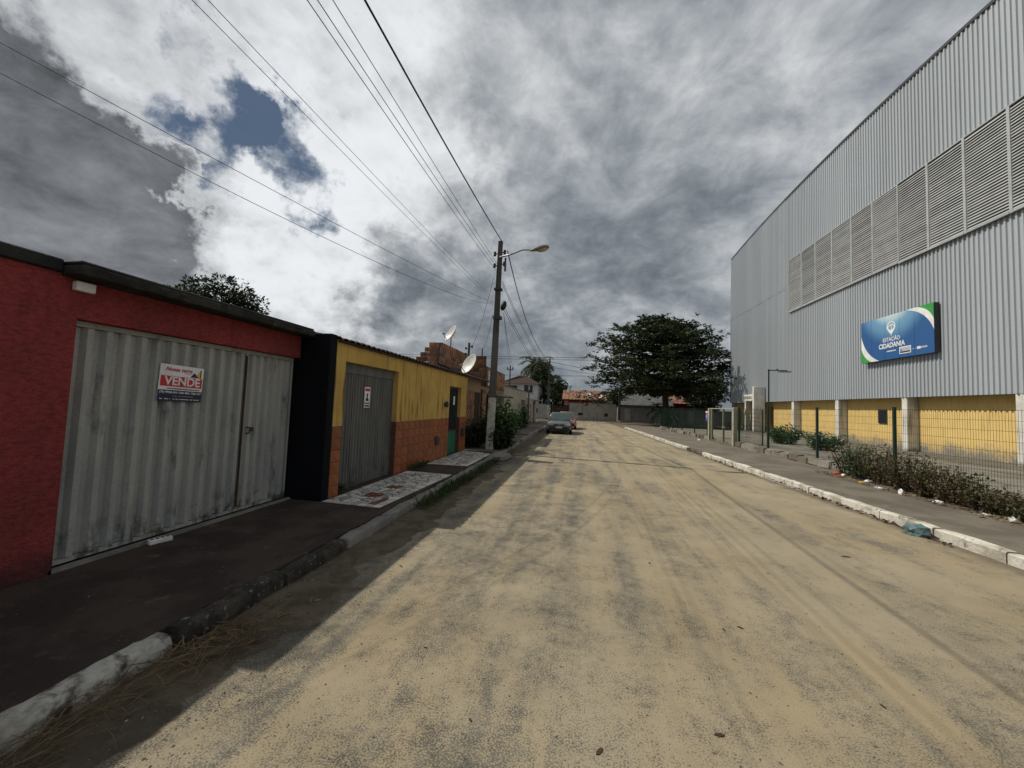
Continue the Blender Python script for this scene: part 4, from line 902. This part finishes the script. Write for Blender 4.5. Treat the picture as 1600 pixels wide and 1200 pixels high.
for (px, py, xm, qx) in ((770, 470, -3.2, 300), (770, 466, -3.2, 325)):
    cable([tp(px, py), on_x(qx, 0, xm), (-4.2, -20, 5.6)], .0032, 'twin low cable leaving the lamp pole over the red house front', 'twin low cables over the red house')
for (qx, qy, mx, my, X_) in ((0, 110, 385, 312, -6.2), (0, 65, 385, 275, -6.2)):
    m0 = on_x(mx, my, -4.7); e0 = on_x(qx, qy, X_); d_ = (e0-m0)
    cable([tp(771, 472), m0, e0+d_*.6], .0040, 'service wire sweeping from the lamp pole across the red house roof', 'service wires across the red house')
far = Vector((-4.2, 52.9, 8.2))
cable([tp(793, 392), on_y(830, 520, 30), (-4.15, 52.85, 7.75)], .022, 'thick black cable sagging from the lamp pole to the far pole')
for j, (a, z) in enumerate((((785, 440), 7.3), ((785, 445), 6.9), ((786, 476), 6.4), ((786, 482), 6.0))):
    cable([tp(*a), (-4.2, 52.9, z)], .009, 'thin wire running from the lamp pole towards the far corner pole', 'wires between the two utility poles', .7)
for (a, b) in (((772, 432), (-4.76, 16.3, 4.28)), ((770, 492), (-4.55, 17.3, 4.3))):
    cable([tp(*a), b], .007, 'house service wire dropping from the lamp pole to the block house', 'drop wires to the block house', .25)
for (a, b) in (((787, 488), (q.x, 24.5, q.z-.12)), ((787, 490), (q.x+.18, 24.5, q.z-.12))):
    cable([tp(*a), b], .007, 'house service wire dropping from the lamp pole to the cream house post', 'drop wires to the cream house', .2)
for (ya, yb, z) in ((549, 551, 0), (552, 555, 0), (577, 580, 0), (600, 605, 0)):
    a = on_y(560, ya-3, 60); b = on_y(1140, yb+4, 60); d_ = b-a
    cable([a-d_*.4, b+d_*.3], .03, 'distant wire crossing above the end of the street', 'distant wires across the street end', .8)
cable([(-4.2, 52.9, 8.0), on_y(1010, 592, 60)+Vector((8, 0, 0))], .03, 'cable from the far corner pole into the big tree', None, .6); cable([(-4.2, 52.9, 7.3), on_y(980, 590, 58)+Vector((4, 0, 0))], .022, 'lower cable from the far corner pole towards the right', None, .4)

# ================================================================== vegetation
def limb_tube(b, p, d, L, r0, r1, rg, n=5, sag=0.0):
    pts = [Vector(p)]; d = Vector(d).normalized()
    for i in range(n):
        d = (d + Vector((rg.uniform(-.14, .14), rg.uniform(-.14, .14), rg.uniform(-.10, .10)+sag))).normalized(); pts.append(pts[-1]+d*(L/n))
    b.tube(pts, [r0+(r1-r0)*i/n for i in range(n+1)], 6); return pts
def almond_tree():
    root = thing('almond_tree', 'broad dark tropical almond tree with tiered branches beside the hall', 'tree', (10.0, 48, .1)); rg = random.Random(11); nr = np.random.default_rng(4)
    b = MB(); bx_, by_ = 10.0, 48.0; trunk = [(bx_, by_, 0), (bx_+.08, by_, 1.5), (bx_-.05, by_+.05, 3.5), (bx_+.05, by_, 6), (bx_-.2, by_, 9), (bx_-.5, by_, 11.5), (bx_-.8, by_, 13.2)]
    b.tube(trunk, [.46, .38, .34, .28, .18, .09, .03], 10)
    cs = []; ds = []
    tiers = [(4.5, 7.2, 12), (5.0, 8.8, 15), (6.0, 9.3, 16), (7.2, 8.3, 15), (8.4, 9.2, 16), (9.5, 8.0, 14), (10.6, 7.2, 13), (11.5, 5.4, 10), (12.0, 3.2, 8), (12.7, 1.2, 5)]
    for (z, rad, n) in tiers:
        a0 = rg.uniform(0, 6.28)
        for i in range(n):
            a = a0+2*math.pi*i/n+rg.uniform(-.2, .2); L = rad*rg.uniform(.66, 1.06)
            if math.cos(a) > .3: L *= .84
            c0 = Vector((bx_-.05*(z-4), by_, z-rg.uniform(.3, .9)))
            pts = limb_tube(b, c0, (math.cos(a), math.sin(a), rg.uniform(.05, .32) if z > 5 else rg.uniform(.06, .24)), L, .09+.006*L, .02, rg, 7, -.012)
            for k in range(1, 8):
                p = pts[k]; fr = k/7
                for tw_ in range(int(3+5*fr)):
                    off = Vector((rg.gauss(0, .62), rg.gauss(0, .62), rg.gauss(.05, .26))); cpos = p+off
                    m = rg.randint(9, 14)
                    for _ in range(m):
                        an = rg.uniform(0, 6.28); dv = Vector((math.cos(an), math.sin(an), rg.uniform(-.25, .65)))
                        q_ = cpos+Vector((rg.gauss(0, .12), rg.gauss(0, .12), rg.gauss(0, .07)))
                        if q_.x > 14.9 and q_.y < 44.3: continue
                        cs.append(q_); ds.append(dv)
    b.obj('trunk', M['bark'], root, smooth=True)
    link('crown', leaf_mesh('crown', [tuple(c) for c in cs], [tuple(d) for d in ds], .31, M['leaf'], .55, .3, 3), root); settle(root); return len(cs)
almond_tree()
def round_tree(name, label, base, h, r, m, n, leaf, seed, flat=.8, trunk_r=.2, clumps=26, bark=True):
    root = thing(name, label, 'tree', base); rg = random.Random(seed); b = MB(); bx_, by_, bz = base
    c = Vector((bx_, by_, bz+h-r*flat)); b.tube([(bx_, by_, bz), (bx_+.05, by_, bz+(h-r)*.6), c], [trunk_r, trunk_r*.8, trunk_r*.4], 8)
    cs = []; ds = []
    for k in range(clumps):
        v = Vector((rg.gauss(0, 1), rg.gauss(0, 1), rg.gauss(0, 1))).normalized(); rr = r*rg.uniform(.45, .92); cc = c+Vector((v.x*rr, v.y*rr, v.z*rr*flat))
        b.tube([c-Vector((0, 0, r*.3)), (c+cc)/2, cc], [trunk_r*.3, trunk_r*.16, .01], 5); cr = r*rg.uniform(.22, .40)
        for _ in range(n//clumps):
            u = Vector((rg.gauss(0, 1), rg.gauss(0, 1), rg.gauss(0, 1))).normalized(); p = cc+u*cr*rg.uniform(.4, 1.0)**.6; cs.append(tuple(p)); ds.append(tuple(u+Vector((rg.gauss(0, .5), rg.gauss(0, .5), rg.gauss(-.2, .5)))))
    b.obj('trunk', M['bark'], root); link('crown', leaf_mesh('crown', cs, ds, leaf, m, .45, .4, seed), root); settle(root); return root
round_tree('mango_tree', 'rounded dark mango tree rising behind the red house', (-15.7, 14.2, 0), 6.75, 1.85, M['leaf_dark'], 11000, .15, 21, .8, clumps=46)
round_tree('leafy_tree', 'dense dark tree behind the far utility pole', (-3.6, 60, 0), 6.3, 2.7, M['leaf_dark'], 6000, .30, 22, 1.0)
round_tree('leafy_tree', 'dark bushy tree between the shaded wall and the hall corner', (17.2, 56.5, 0), 6.6, 2.9, M['leaf_dark'], 6000, .32, 23, .9)
round_tree('leafy_tree', 'small yellowish green tree beside the maroon house roof', (5.2, 58.5, 0), 4.6, 1.6, M['leaf_palm'], 3000, .26, 24, .9)
def palm(label, base, h, fr, n, seed, m, cat='palm tree', lean=0.0):
    root = thing('palm', label, cat, base); rg = random.Random(seed); b = MB(); bx_, by_, bz = base; T = Vector((bx_+lean, by_, bz+h)); b.tube([(bx_, by_, bz), (bx_+lean*.3, by_, bz+h*.5), T], [.2, .15, .12], 8); b.obj('trunk', M['bark'], root)
    cs = []; ds = []
    for i in range(n):
        a = 2*math.pi*i/n*2.4+rg.uniform(-.2, .2); el = rg.uniform(-.1, 1.2); p = T.copy(); d = Vector((math.cos(a)*math.cos(el), math.sin(a)*math.cos(el), math.sin(el)))
        k = 22
        for j in range(k):
            d = (d+Vector((0, 0, -.085))).normalized(); p = p+d*(fr/k); s_ = d.cross(Vector((0, 0, 1))).normalized()
            for q_ in (-1, 1): cs.append(tuple(p)); ds.append(tuple(s_*q_+d*.7+Vector((0, 0, -.35))))
    link('fronds', leaf_mesh('fronds', cs, ds, fr*.26, m, .14, .2, seed), root); settle(root)
palm('coconut palm with ragged fronds behind the white two-storey house', (-7.4, 64, 0), 8.6, 3.2, 40, 31, M['leaf_palm'])
round_tree('leafy_tree', 'tall rounded tree beside the palm behind the white two-storey house', (-5.9, 63.5, 0), 8.6, 2.5, M['leaf_palm'], 7000, .28, 32, 1.0)
palm('short dark palm growing at the almond tree trunk', (9.2, 45.6, .2), 1.5, 1.9, 20, 33, M['leaf_dark'])
def shrub(name, label, base, rx, ry, h, n, leaf, m, seed, stems=14, cat='shrub', group=None, flowers=0, fm=None, width=.5):
    root = thing(name, label, cat, base, group); rg = random.Random(seed); b = MB(); cs = []; ds = []; bx_, by_, bz = base; tips = []
    for i in range(stems):
        a = rg.uniform(0, 6.28); k = math.sqrt(rg.random()); hh = h*rg.uniform(.55, 1.0)*(1-.25*k); p0 = Vector((bx_+rx*k*.45*math.cos(a), by_+ry*k*.45*math.sin(a), bz)); p1 = Vector((bx_+rx*k*math.cos(a), by_+ry*k*math.sin(a), bz+hh)); mid = (p0+p1)/2+Vector((rg.gauss(0, .05), rg.gauss(0, .05), .05)); b.tube([p0, mid, p1], [.012, .009, .004], 4); tips.append(p1)
        for j in range(n//stems):
            t_ = rg.uniform(.12, 1.0); p = (p0.lerp(mid, t_*2) if t_ < .5 else mid.lerp(p1, t_*2-1))+Vector((rg.gauss(0, .07), rg.gauss(0, .07), rg.gauss(0, .05)))*(h/.9)
            cs.append(tuple(p)); ds.append((rg.gauss(0, 1), rg.gauss(0, 1), rg.gauss(.15, .6)))
    b.obj('stems', M['bark'], root); link('foliage', leaf_mesh('foliage', cs, ds, leaf, m, width, .4, seed), root)
    for i in range(flowers):
        p = tips[i % len(tips)]+Vector((rg.gauss(0, .12), rg.gauss(0, .12), rg.gauss(0, .1))); MB().lathe([(0, .012), (.03, .02), (.045, .01), (0, -.01)], 6, Matrix.Translation(p)).obj('flower', fm, root)
    settle(root); return root
shrub('leafy_bush', 'tall leafy green bush growing against the lamp pole foot', (-2.98, 14.75, .1), .55, .75, 2.05, 2600, .17, M['leaf_mid'], 41, 24, flowers=2, fm=M['flower_red'])
shrub('leafy_bush', 'dark low bush tangled below the broad bush at the lamp pole', (-2.95, 14.2, .1), .5, .6, 1.1, 1500, .14, M['leaf_dark'], 42, 18)
shrub('leafy_bush', 'dark overgrown bush covering the foot of the block house wall', (-3.95, 14.3, .1), .28, .8, 1.15, 1700, .12, M['leaf_dark'], 43, 20)
shrub('leafy_bush', 'dark bush between the lamp pole and the block house door', (-3.95, 16.6, .12), .28, .9, 1.3, 1700, .12, M['leaf_dark'], 44, 20)
shrub('sapling', 'thin upright sapling before the cream house wall', (-3.75, 26.0, .2), .35, .5, 1.75, 420, .19, M['leaf_mid'], 45, 9)
shrub('sapling', 'smaller sapling beside the grey door of the cream house', (-3.9, 24.0, .2), .3, .4, 1.2, 300, .17, M['leaf_mid'], 46, 8)
shrub('flowering_shrub', 'round green yard shrub behind the first fence post', (11.0, 23.4, .24), .95, .95, 1.15, 2300, .12, M['leaf_mid'], 47, 30)
shrub('flowering_shrub', 'green yard shrub dotted with white flowers behind the fence', (11.1, 20.0, .24), .85, .85, .95, 2000, .11, M['leaf_mid'], 48, 30, flowers=34, fm=M['flower'])
for i, (y_, h_, x_) in enumerate(((12.6, 1.0, 7.62), (11.9, .95, 7.5), (11.2, .95, 7.45), (10.5, .90, 7.45), (9.8, .85, 7.4), (9.2, .70, 7.4), (8.6, .55, 7.42), (8.0, .42, 7.42), (7.4, .42, 7.4))):
    shrub('weed_clump', 'green leafy weed clump among the browning ones at the fence foot' if i == 1 else 'browning weed clump against the fence foot', (x_, y_, .13), .42, .50, h_*1.15, 900, .066, M['leaf_dry'] if i != 1 else M['leaf_mid'], 60+i, 34, 'weeds', 'weeds along the fence foot')
# climbing plant on block house
rg = random.Random(77); cs = []; ds = []
for _ in range(1500):
    t_ = rg.random()**1.5; cs.append((-4.25+rg.gauss(0, .03), 17.5+rg.gauss(0, .22)*(1.2-t_)+.25*t_, .2+2.1*t_)); ds.append((rg.uniform(.2, 1), rg.gauss(0, .6), rg.gauss(0, .6)))
tag(link('creeper', leaf_mesh('creeper', cs, ds, .10, M['leaf_dark'], .6, .3, 5)), 'dark creeper climbing the block house wall behind the lamp pole', 'creeper')
def strands(name, label, boxes, n, L, m, seed, cat, lie=.25, width=.03):
    rg = random.Random(seed); cs = []; ds = []
    for (x0, x1, y0, y1, z) in boxes:
        for _ in range(n):
            a = rg.uniform(0, 6.28); cs.append((rg.uniform(x0, x1), rg.uniform(y0, y1), z+rg.uniform(0, .03))); ds.append((math.cos(a), math.sin(a), rg.uniform(0, lie)))
    o = link(name, leaf_mesh(name, cs, ds, L, m, width, .6, seed)); return tag(o, label, cat, kind='stuff')
strands('dry_grass', 'dry brown grass clippings in the gutter along the white kerb', [(-2.58, -2.36, .7, 2.6, .005), (-2.60, -2.50, .6, 2.3, .03), (-2.58, -2.25, 2.1, 2.7, .004)], 260, .18, M['straw'], 81, 'dry grass', .3, .03)
strands('dry_leaves', 'withered leaf litter in the gutter by the dark kerb', [(-2.55, -2.2, 2.3, 3.1, .006)], 50, .065, M['straw'], 82, 'leaf litter', .3, .35)
strands('kerb_grass', 'green grass tufts sprouting along the left kerb', [(-2.62, -2.38, 6.0, 8.6, .0), (-2.62, -2.35, 8.4, 11.6, .0)], 900, .14, M['grass'], 83, 'grass', 2.2, .09)
strands('doorway_grass', 'weeds sprouting where the tiled wall meets the pavement', [(-3.95, -3.8, 8.6, 9.4, .125), (-4.2, -4.05, 5.95, 6.25, .125)], 160, .13, M['grass'], 84, 'grass', 2.2, .14)
strands('kerb_litter', 'dry leaf litter caught along the white kerb', [(kx(9)-.10, kx(9)+.0, 6.5, 12, .004), (kx(16)-.10, kx(16)+.0, 12, 24, .004)], 420, .06, M['litter_leaf'], 85, 'leaf litter', .3, .4)
strands('fence_litter', 'dry leaf litter along the foot of the weeds', [(6.9, 7.2, 7.2, 13, .134)], 500, .07, M['straw'], 86, 'leaf litter', .3, .35)
strands('verge_grass', 'green grass on the corner verge beyond the parked cars', [(-4.2, -3.0, 39.2, 40.4, .05)], 700, .2, M['grass'], 87, 'grass', 2.0, .1)
strands('shade_grass', 'dark grass in the yard under the big tree', [(8, 14.8, 40, 46, .02)], 2500, .22, M['grass'], 88, 'grass', 2.0, .1)

# ================================================================== litter on the ground
def crumple(name, label, p, s, m, seed, cat='litter', group=None):
    bm = bmesh.new(); bmesh.ops.create_icosphere(bm, subdivisions=3, radius=1); me = bpy.data.meshes.new(name)
    from mathutils import noise as mn
    for v in bm.verts:
        k = 1+.45*mn.noise(v.co*1.6+Vector((seed, 0, 0)))+.22*mn.noise(v.co*4+Vector((0, seed, 0))); v.co = Vector((v.co.x*s[0]*k, v.co.y*s[1]*k, max(-.25, v.co.z)*s[2]*k))
    zmin = min(v.co.z for v in bm.verts)
    for v in bm.verts: v.co.z -= zmin
    bm.to_mesh(me); bm.free(); me.materials.append(m); o = link(name, me, None, p); o.rotation_euler = (0, 0, seed*1.3); return tag(o, label, cat, group)
bp = on_z(1432, 836, 0)
crumple('plastic_bag', 'crumpled teal plastic bag lying against the white kerb', (kx(bp.y)-.17, bp.y, .002), (.12, .15, .12), M['plastic'], 3.1, 'plastic bag')
crumple('plastic_bag', 'white plastic lump at the weeds end by the kerbside fence', (*on_z(1586, 815, .13)[:2], .132), (.10, .085, .06), M['litter'], 1.2, 'plastic bag')
crumple('paper_scrap', 'white paper scrap on the pavement next to the lowest weeds', (*on_z(1541, 806, .13)[:2], .132), (.08, .05, .03), M['litter'], 2.2)
crumple('paper_scrap', 'white cup scrap under the middle of the weeds', (*on_z(1466, 786, .13)[:2], .132), (.07, .05, .035), M['litter'], 4.2)
crumple('paper_scrap', 'small upright white scrap at the weeds edge', (*on_z(1408, 773, .13)[:2], .132), (.035, .05, .09), M['litter'], 5.2)
crumple('paper_scrap', 'flat white and grey sheet on the pavement by the weeds', (*on_z(1375, 763, .13)[:2], .132), (.13, .06, .02), M['litter'], 6.2)
crumple('paper_scrap', 'white scrap beside the yellow wrapper', (*on_z(1357, 754, .13)[:2], .132), (.08, .06, .05), M['litter'], 7.2); crumple('wrapper', 'yellow wrapper on the pavement by the weeds', (*on_z(1345, 755, .13)[:2], .132), (.06, .05, .03), M['litter_yellow'], 8.2)
crumple('wrapper', 'red wrapper where the weeds begin', (*on_z(1308, 741, .13)[:2], .132), (.11, .08, .05), M['litter_red'], 9.2); crumple('paper_scrap', 'white scrap next to the red wrapper', (*on_z(1318, 744, .13)[:2], .132), (.07, .06, .05), M['litter'], 10.2)
crumple('paper_scrap', 'white scrap beside the left gate post of the fence', (*on_z(1092, 688, .13)[:2], .132), (.08, .07, .05), M['litter'], 11.2)
cl = MB().prism([(-.05, 0), (-.02, .02), (.03, .018), (.06, 0), (.03, -.018), (-.02, -.02)], 0, .006).mesh('fallen_leaf', M['litter_leaf'])
for i, (px, py, s) in enumerate([(1321, 870, 1.6), (1157, 981, .8), (1131, 984, .6), (936, 1175, .9), (1125, 1149, .9), (1200, 896, .5), (1380, 1104, .7), (963, 708, 2.2), (988, 706, 2.0), (935, 692, 2.6), (942, 693, 2.2), (910, 692, 2), (842, 694, 2.5), (900, 684, 2.2), (915, 684, 2.2), (877, 684, 2), (1040, 690, 2), (665, 1012, .5), (735, 1125, .5), (1015, 880, .8)]):
    p = on_z(px, py, .001); o = link('fallen_leaf', cl, None, (p.x, p.y, .002)); o.scale = (s*.6, s*.6, s*.6); o.rotation_euler = (0, 0, i*2.4); tag(o, 'small dry brown leaf lying on the sandy road', 'leaf', 'dry leaves on the road')
cp = on_z(775, 722, .05)
me = MB().box(-.32, .32, -.55, .55, -.05, .11).mesh('broken_slab', M['concrete'], bevel=.05, seg=2); roughen(me, .03, 4, 3); tag(link('broken_slab', me, None, (-2.52, 12.3, .03)), 'broken lump of concrete at the kerb before the lamp pole', 'concrete lump')

def pebbles(name, label, boxes, m, seed, cat='grit'):
    rg = np.random.default_rng(seed); V = []; Fc = []; base = 0
    octa = np.array([(1, 0, 0), (-1, 0, 0), (0, 1, 0), (0, -1, 0), (0, 0, 1), (0, 0, -.5)]); of = np.array([(0, 2, 4), (2, 1, 4), (1, 3, 4), (3, 0, 4), (2, 0, 5), (1, 2, 5), (3, 1, 5), (0, 3, 5)])
    for (x0, x1, y0, y1, z, n, r0, r1) in boxes:
        y = y0+(y1-y0)*rg.random(n)**1.6; x = rg.uniform(x0, x1, n); r = r0+(r1-r0)*rg.random(n)**3; a = rg.uniform(0, 6.28, n)
        sc_ = np.stack([r*rg.uniform(.7, 1.4, n), r, r*rg.uniform(.4, .9, n)], 1); p = octa[None]*sc_[:, None]*rg.uniform(.75, 1.25, (n, 6, 1))
        q = p.copy(); q[..., 0] = p[..., 0]*np.cos(a)[:, None]-p[..., 1]*np.sin(a)[:, None]; q[..., 1] = p[..., 0]*np.sin(a)[:, None]+p[..., 1]*np.cos(a)[:, None]
        q += np.stack([x, y, np.full(n, z)], 1)[:, None]; V.append(q.reshape(-1, 3)); Fc.append((of[None]+(base+np.arange(n)*6)[:, None, None]).reshape(-1, 3)); base += n*6
    me = bpy.data.meshes.new(name); me.from_pydata(np.concatenate(V).tolist(), [], np.concatenate(Fc).tolist()); me.materials.append(m); me.update()
    return tag(link(name, me), label, cat, kind='stuff')
pebbles('road_grit', 'fine grey grit scattered over the sandy road', [(-1.9, 4.9, .9, 9.0, .001, 5200, .002, .009)], M['grit'], 91)
pebbles('gutter_grit', 'brown grit and crumbs along the left gutter and pavement', [(-2.6, -1.8, .9, 7.0, .001, 1300, .003, .013), (-4.4, -2.8, 1.0, 6.0, .126, 420, .002, .008)], M['grit_brown'], 92)

# ================================================================== cars
def car(label, loc, paint, rot=0.0):
    root = thing('parked_car', label, 'car', (0, 0, 0)); st = [(0, .58, .30, .60), (.04, .70, .24, .68), (.14, .77, .21, .735), (.40, .81, .20, .80), (1.05, .825, .19, .90), (2.2, .83, .19, .93), (3.3, .82, .20, .94), (3.7, .78, .24, .93), (3.85, .72, .32, .88), (3.9, .62, .40, .78)]
    b = MB(); n = 14; v = []
    for (y_, hw, zb, zt) in st:
        m = (zb+zt)/2; hh = (zt-zb)/2
        for j in range(n):
            a = 2*math.pi*(j+.5)/n; ca, sa = math.cos(a), math.sin(a); e = .38
            v.append((hw*math.copysign(abs(ca)**e, ca), y_, m+hh*math.copysign(abs(sa)**e, sa)))
    k = len(st); b.add(v, [(i*n+j, i*n+(j+1) % n, (i+1)*n+(j+1) % n, (i+1)*n+j) for i in range(k-1) for j in range(n)] + [tuple(range(n))[::-1], tuple(range((k-1)*n, k*n))])
    body = b.obj('body', paint, root, smooth=True)
    g_ = MB(); A = [(-.745, .98, .86), (.745, .98, .86), (.75, 3.72, .88), (-.75, 3.72, .88)]; T_ = [(-.575, 1.72, 1.38), (.575, 1.72, 1.38), (.56, 3.32, 1.39), (-.56, 3.32, 1.39)]
    g_.add(A+T_, [(0, 1, 2, 3), (4, 7, 6, 5), (0, 4, 5, 1), (1, 5, 6, 2), (2, 6, 7, 3), (3, 7, 4, 0)]); g_.obj('cabin', paint, root, smooth=True, bevel=.05, seg=3)
    def pane(name, q, out, m, ins=.10, parent=root):
        q = [Vector(p) for p in q]; c = sum(q, Vector())/4; o_ = Vector(out).normalized(); r_ = [c+(p-c)*(1-ins)+o_*.010 for p in q]; r2 = [p-o_*.006 for p in r_]
        return MB().add(r_+r2, [(0, 1, 2, 3), (7, 6, 5, 4)]+[(i, (i+1) % 4, 4+(i+1) % 4, 4+i) for i in range(4)]).obj(name, m, parent)
    pane('windscreen', [A[0], A[1], T_[1], T_[0]], (0, -.58, .8), M['wind'], .13); pane('rear_window', [A[2], A[3], T_[3], T_[2]], (0, .8, .6), M['wind'], .15)
    for s in (1, -1):
        pane('side_window', [(s*.745, 1.15, .90), (s*.75, 2.3, .90), (s*.57, 2.3, 1.36), (s*.575, 1.78, 1.35)], (s, 0, .33), M['wind'], .10); pane('side_window', [(s*.75, 2.34, .90), (s*.75, 3.5, .90), (s*.565, 3.25, 1.35), (s*.57, 2.34, 1.36)], (s, 0, .33), M['wind'], .10)
        MB().prism([(s*.36, .56), (s*.70, .585), (s*.74, .66), (s*.66, .715), (s*.40, .665)], -.012+.02, .10, 'y').obj('headlight', M['head'], root)
        mr = MB().box(s*.80-.02 if s > 0 else s*.80-.15, s*.80+.15 if s > 0 else s*.80+.02, 1.18, 1.27, .90, 1.02).obj('mirror', paint, root, bevel=.025)
        MB().lathe([(.0, -.02), (.05, -.01), (.05, .02), (0, .02)], 10, Matrix.Translation((s*.56, .005, .36)) @ Matrix.Rotation(R(90), 4, 'X')).obj('fog_lamp', M['head'], root)
        for yw in (.68, 3.12):
            mt = Matrix.Translation((s*.735, yw, .285)) @ Matrix.Rotation(R(90), 4, 'Y'); wh_ = link('wheel', MB().lathe([(.10, -.085), (.25, -.09), (.28, -.06), (.285, 0), (.28, .06), (.25, .09), (.10, .085)], 22, mt).mesh('tyre', M['tyre'], smooth=True), root)
            MB().lathe([(0, .07*s), (.09, .075*s), (.17, .085*s), (.185, .07*s), (.185, .0)], 16, mt).obj('rim', M['galv'], wh_)
            MB().lathe([(.29, .0), (.335, .0), (.335, .012*s), (.29, .012*s)], 22, Matrix.Translation((s*.824, yw, .30)) @ Matrix.Rotation(R(90), 4, 'Y')).obj('wheel_arch', M['trim'], root)
    B('grille', M['trim'], root, -.34, .34, -.012, .05, .575, .655, bevel=.008); MB().lathe([(.055, 0), (.055, .012), (.04, .012), (.04, 0)], 14, Matrix.Translation((0, -.014, .615)) @ Matrix.Rotation(R(90), 4, 'X')).obj('badge', M['galv'], root)
    B('front_bumper', M['trim'], root, -.66, .66, -.035, .12, .27, .50, bevel=.03); B('number_plate', M['plate'], root, -.20, .20, -.050, -.037, .40, .50); B('lower_intake', M['void'], root, -.42, .42, -.045, -.02, .29, .36)
    for s in (-.3, .25): MB().tube([(s, 1.02, .905), (s+.35, .99+.17, .99)], .007, 4).obj('wiper', M['trim'], root)
    root.location = loc; root.rotation_euler = (0, 0, rot); return root
car('dark grey hatchback parked against the left kerb facing down the street', (-1.28, 25.1, 0), M['car'], R(1.5))
car('faded red car parked behind the dark grey hatchback', (-1.05, 31.2, 0), M['car2'], R(1))
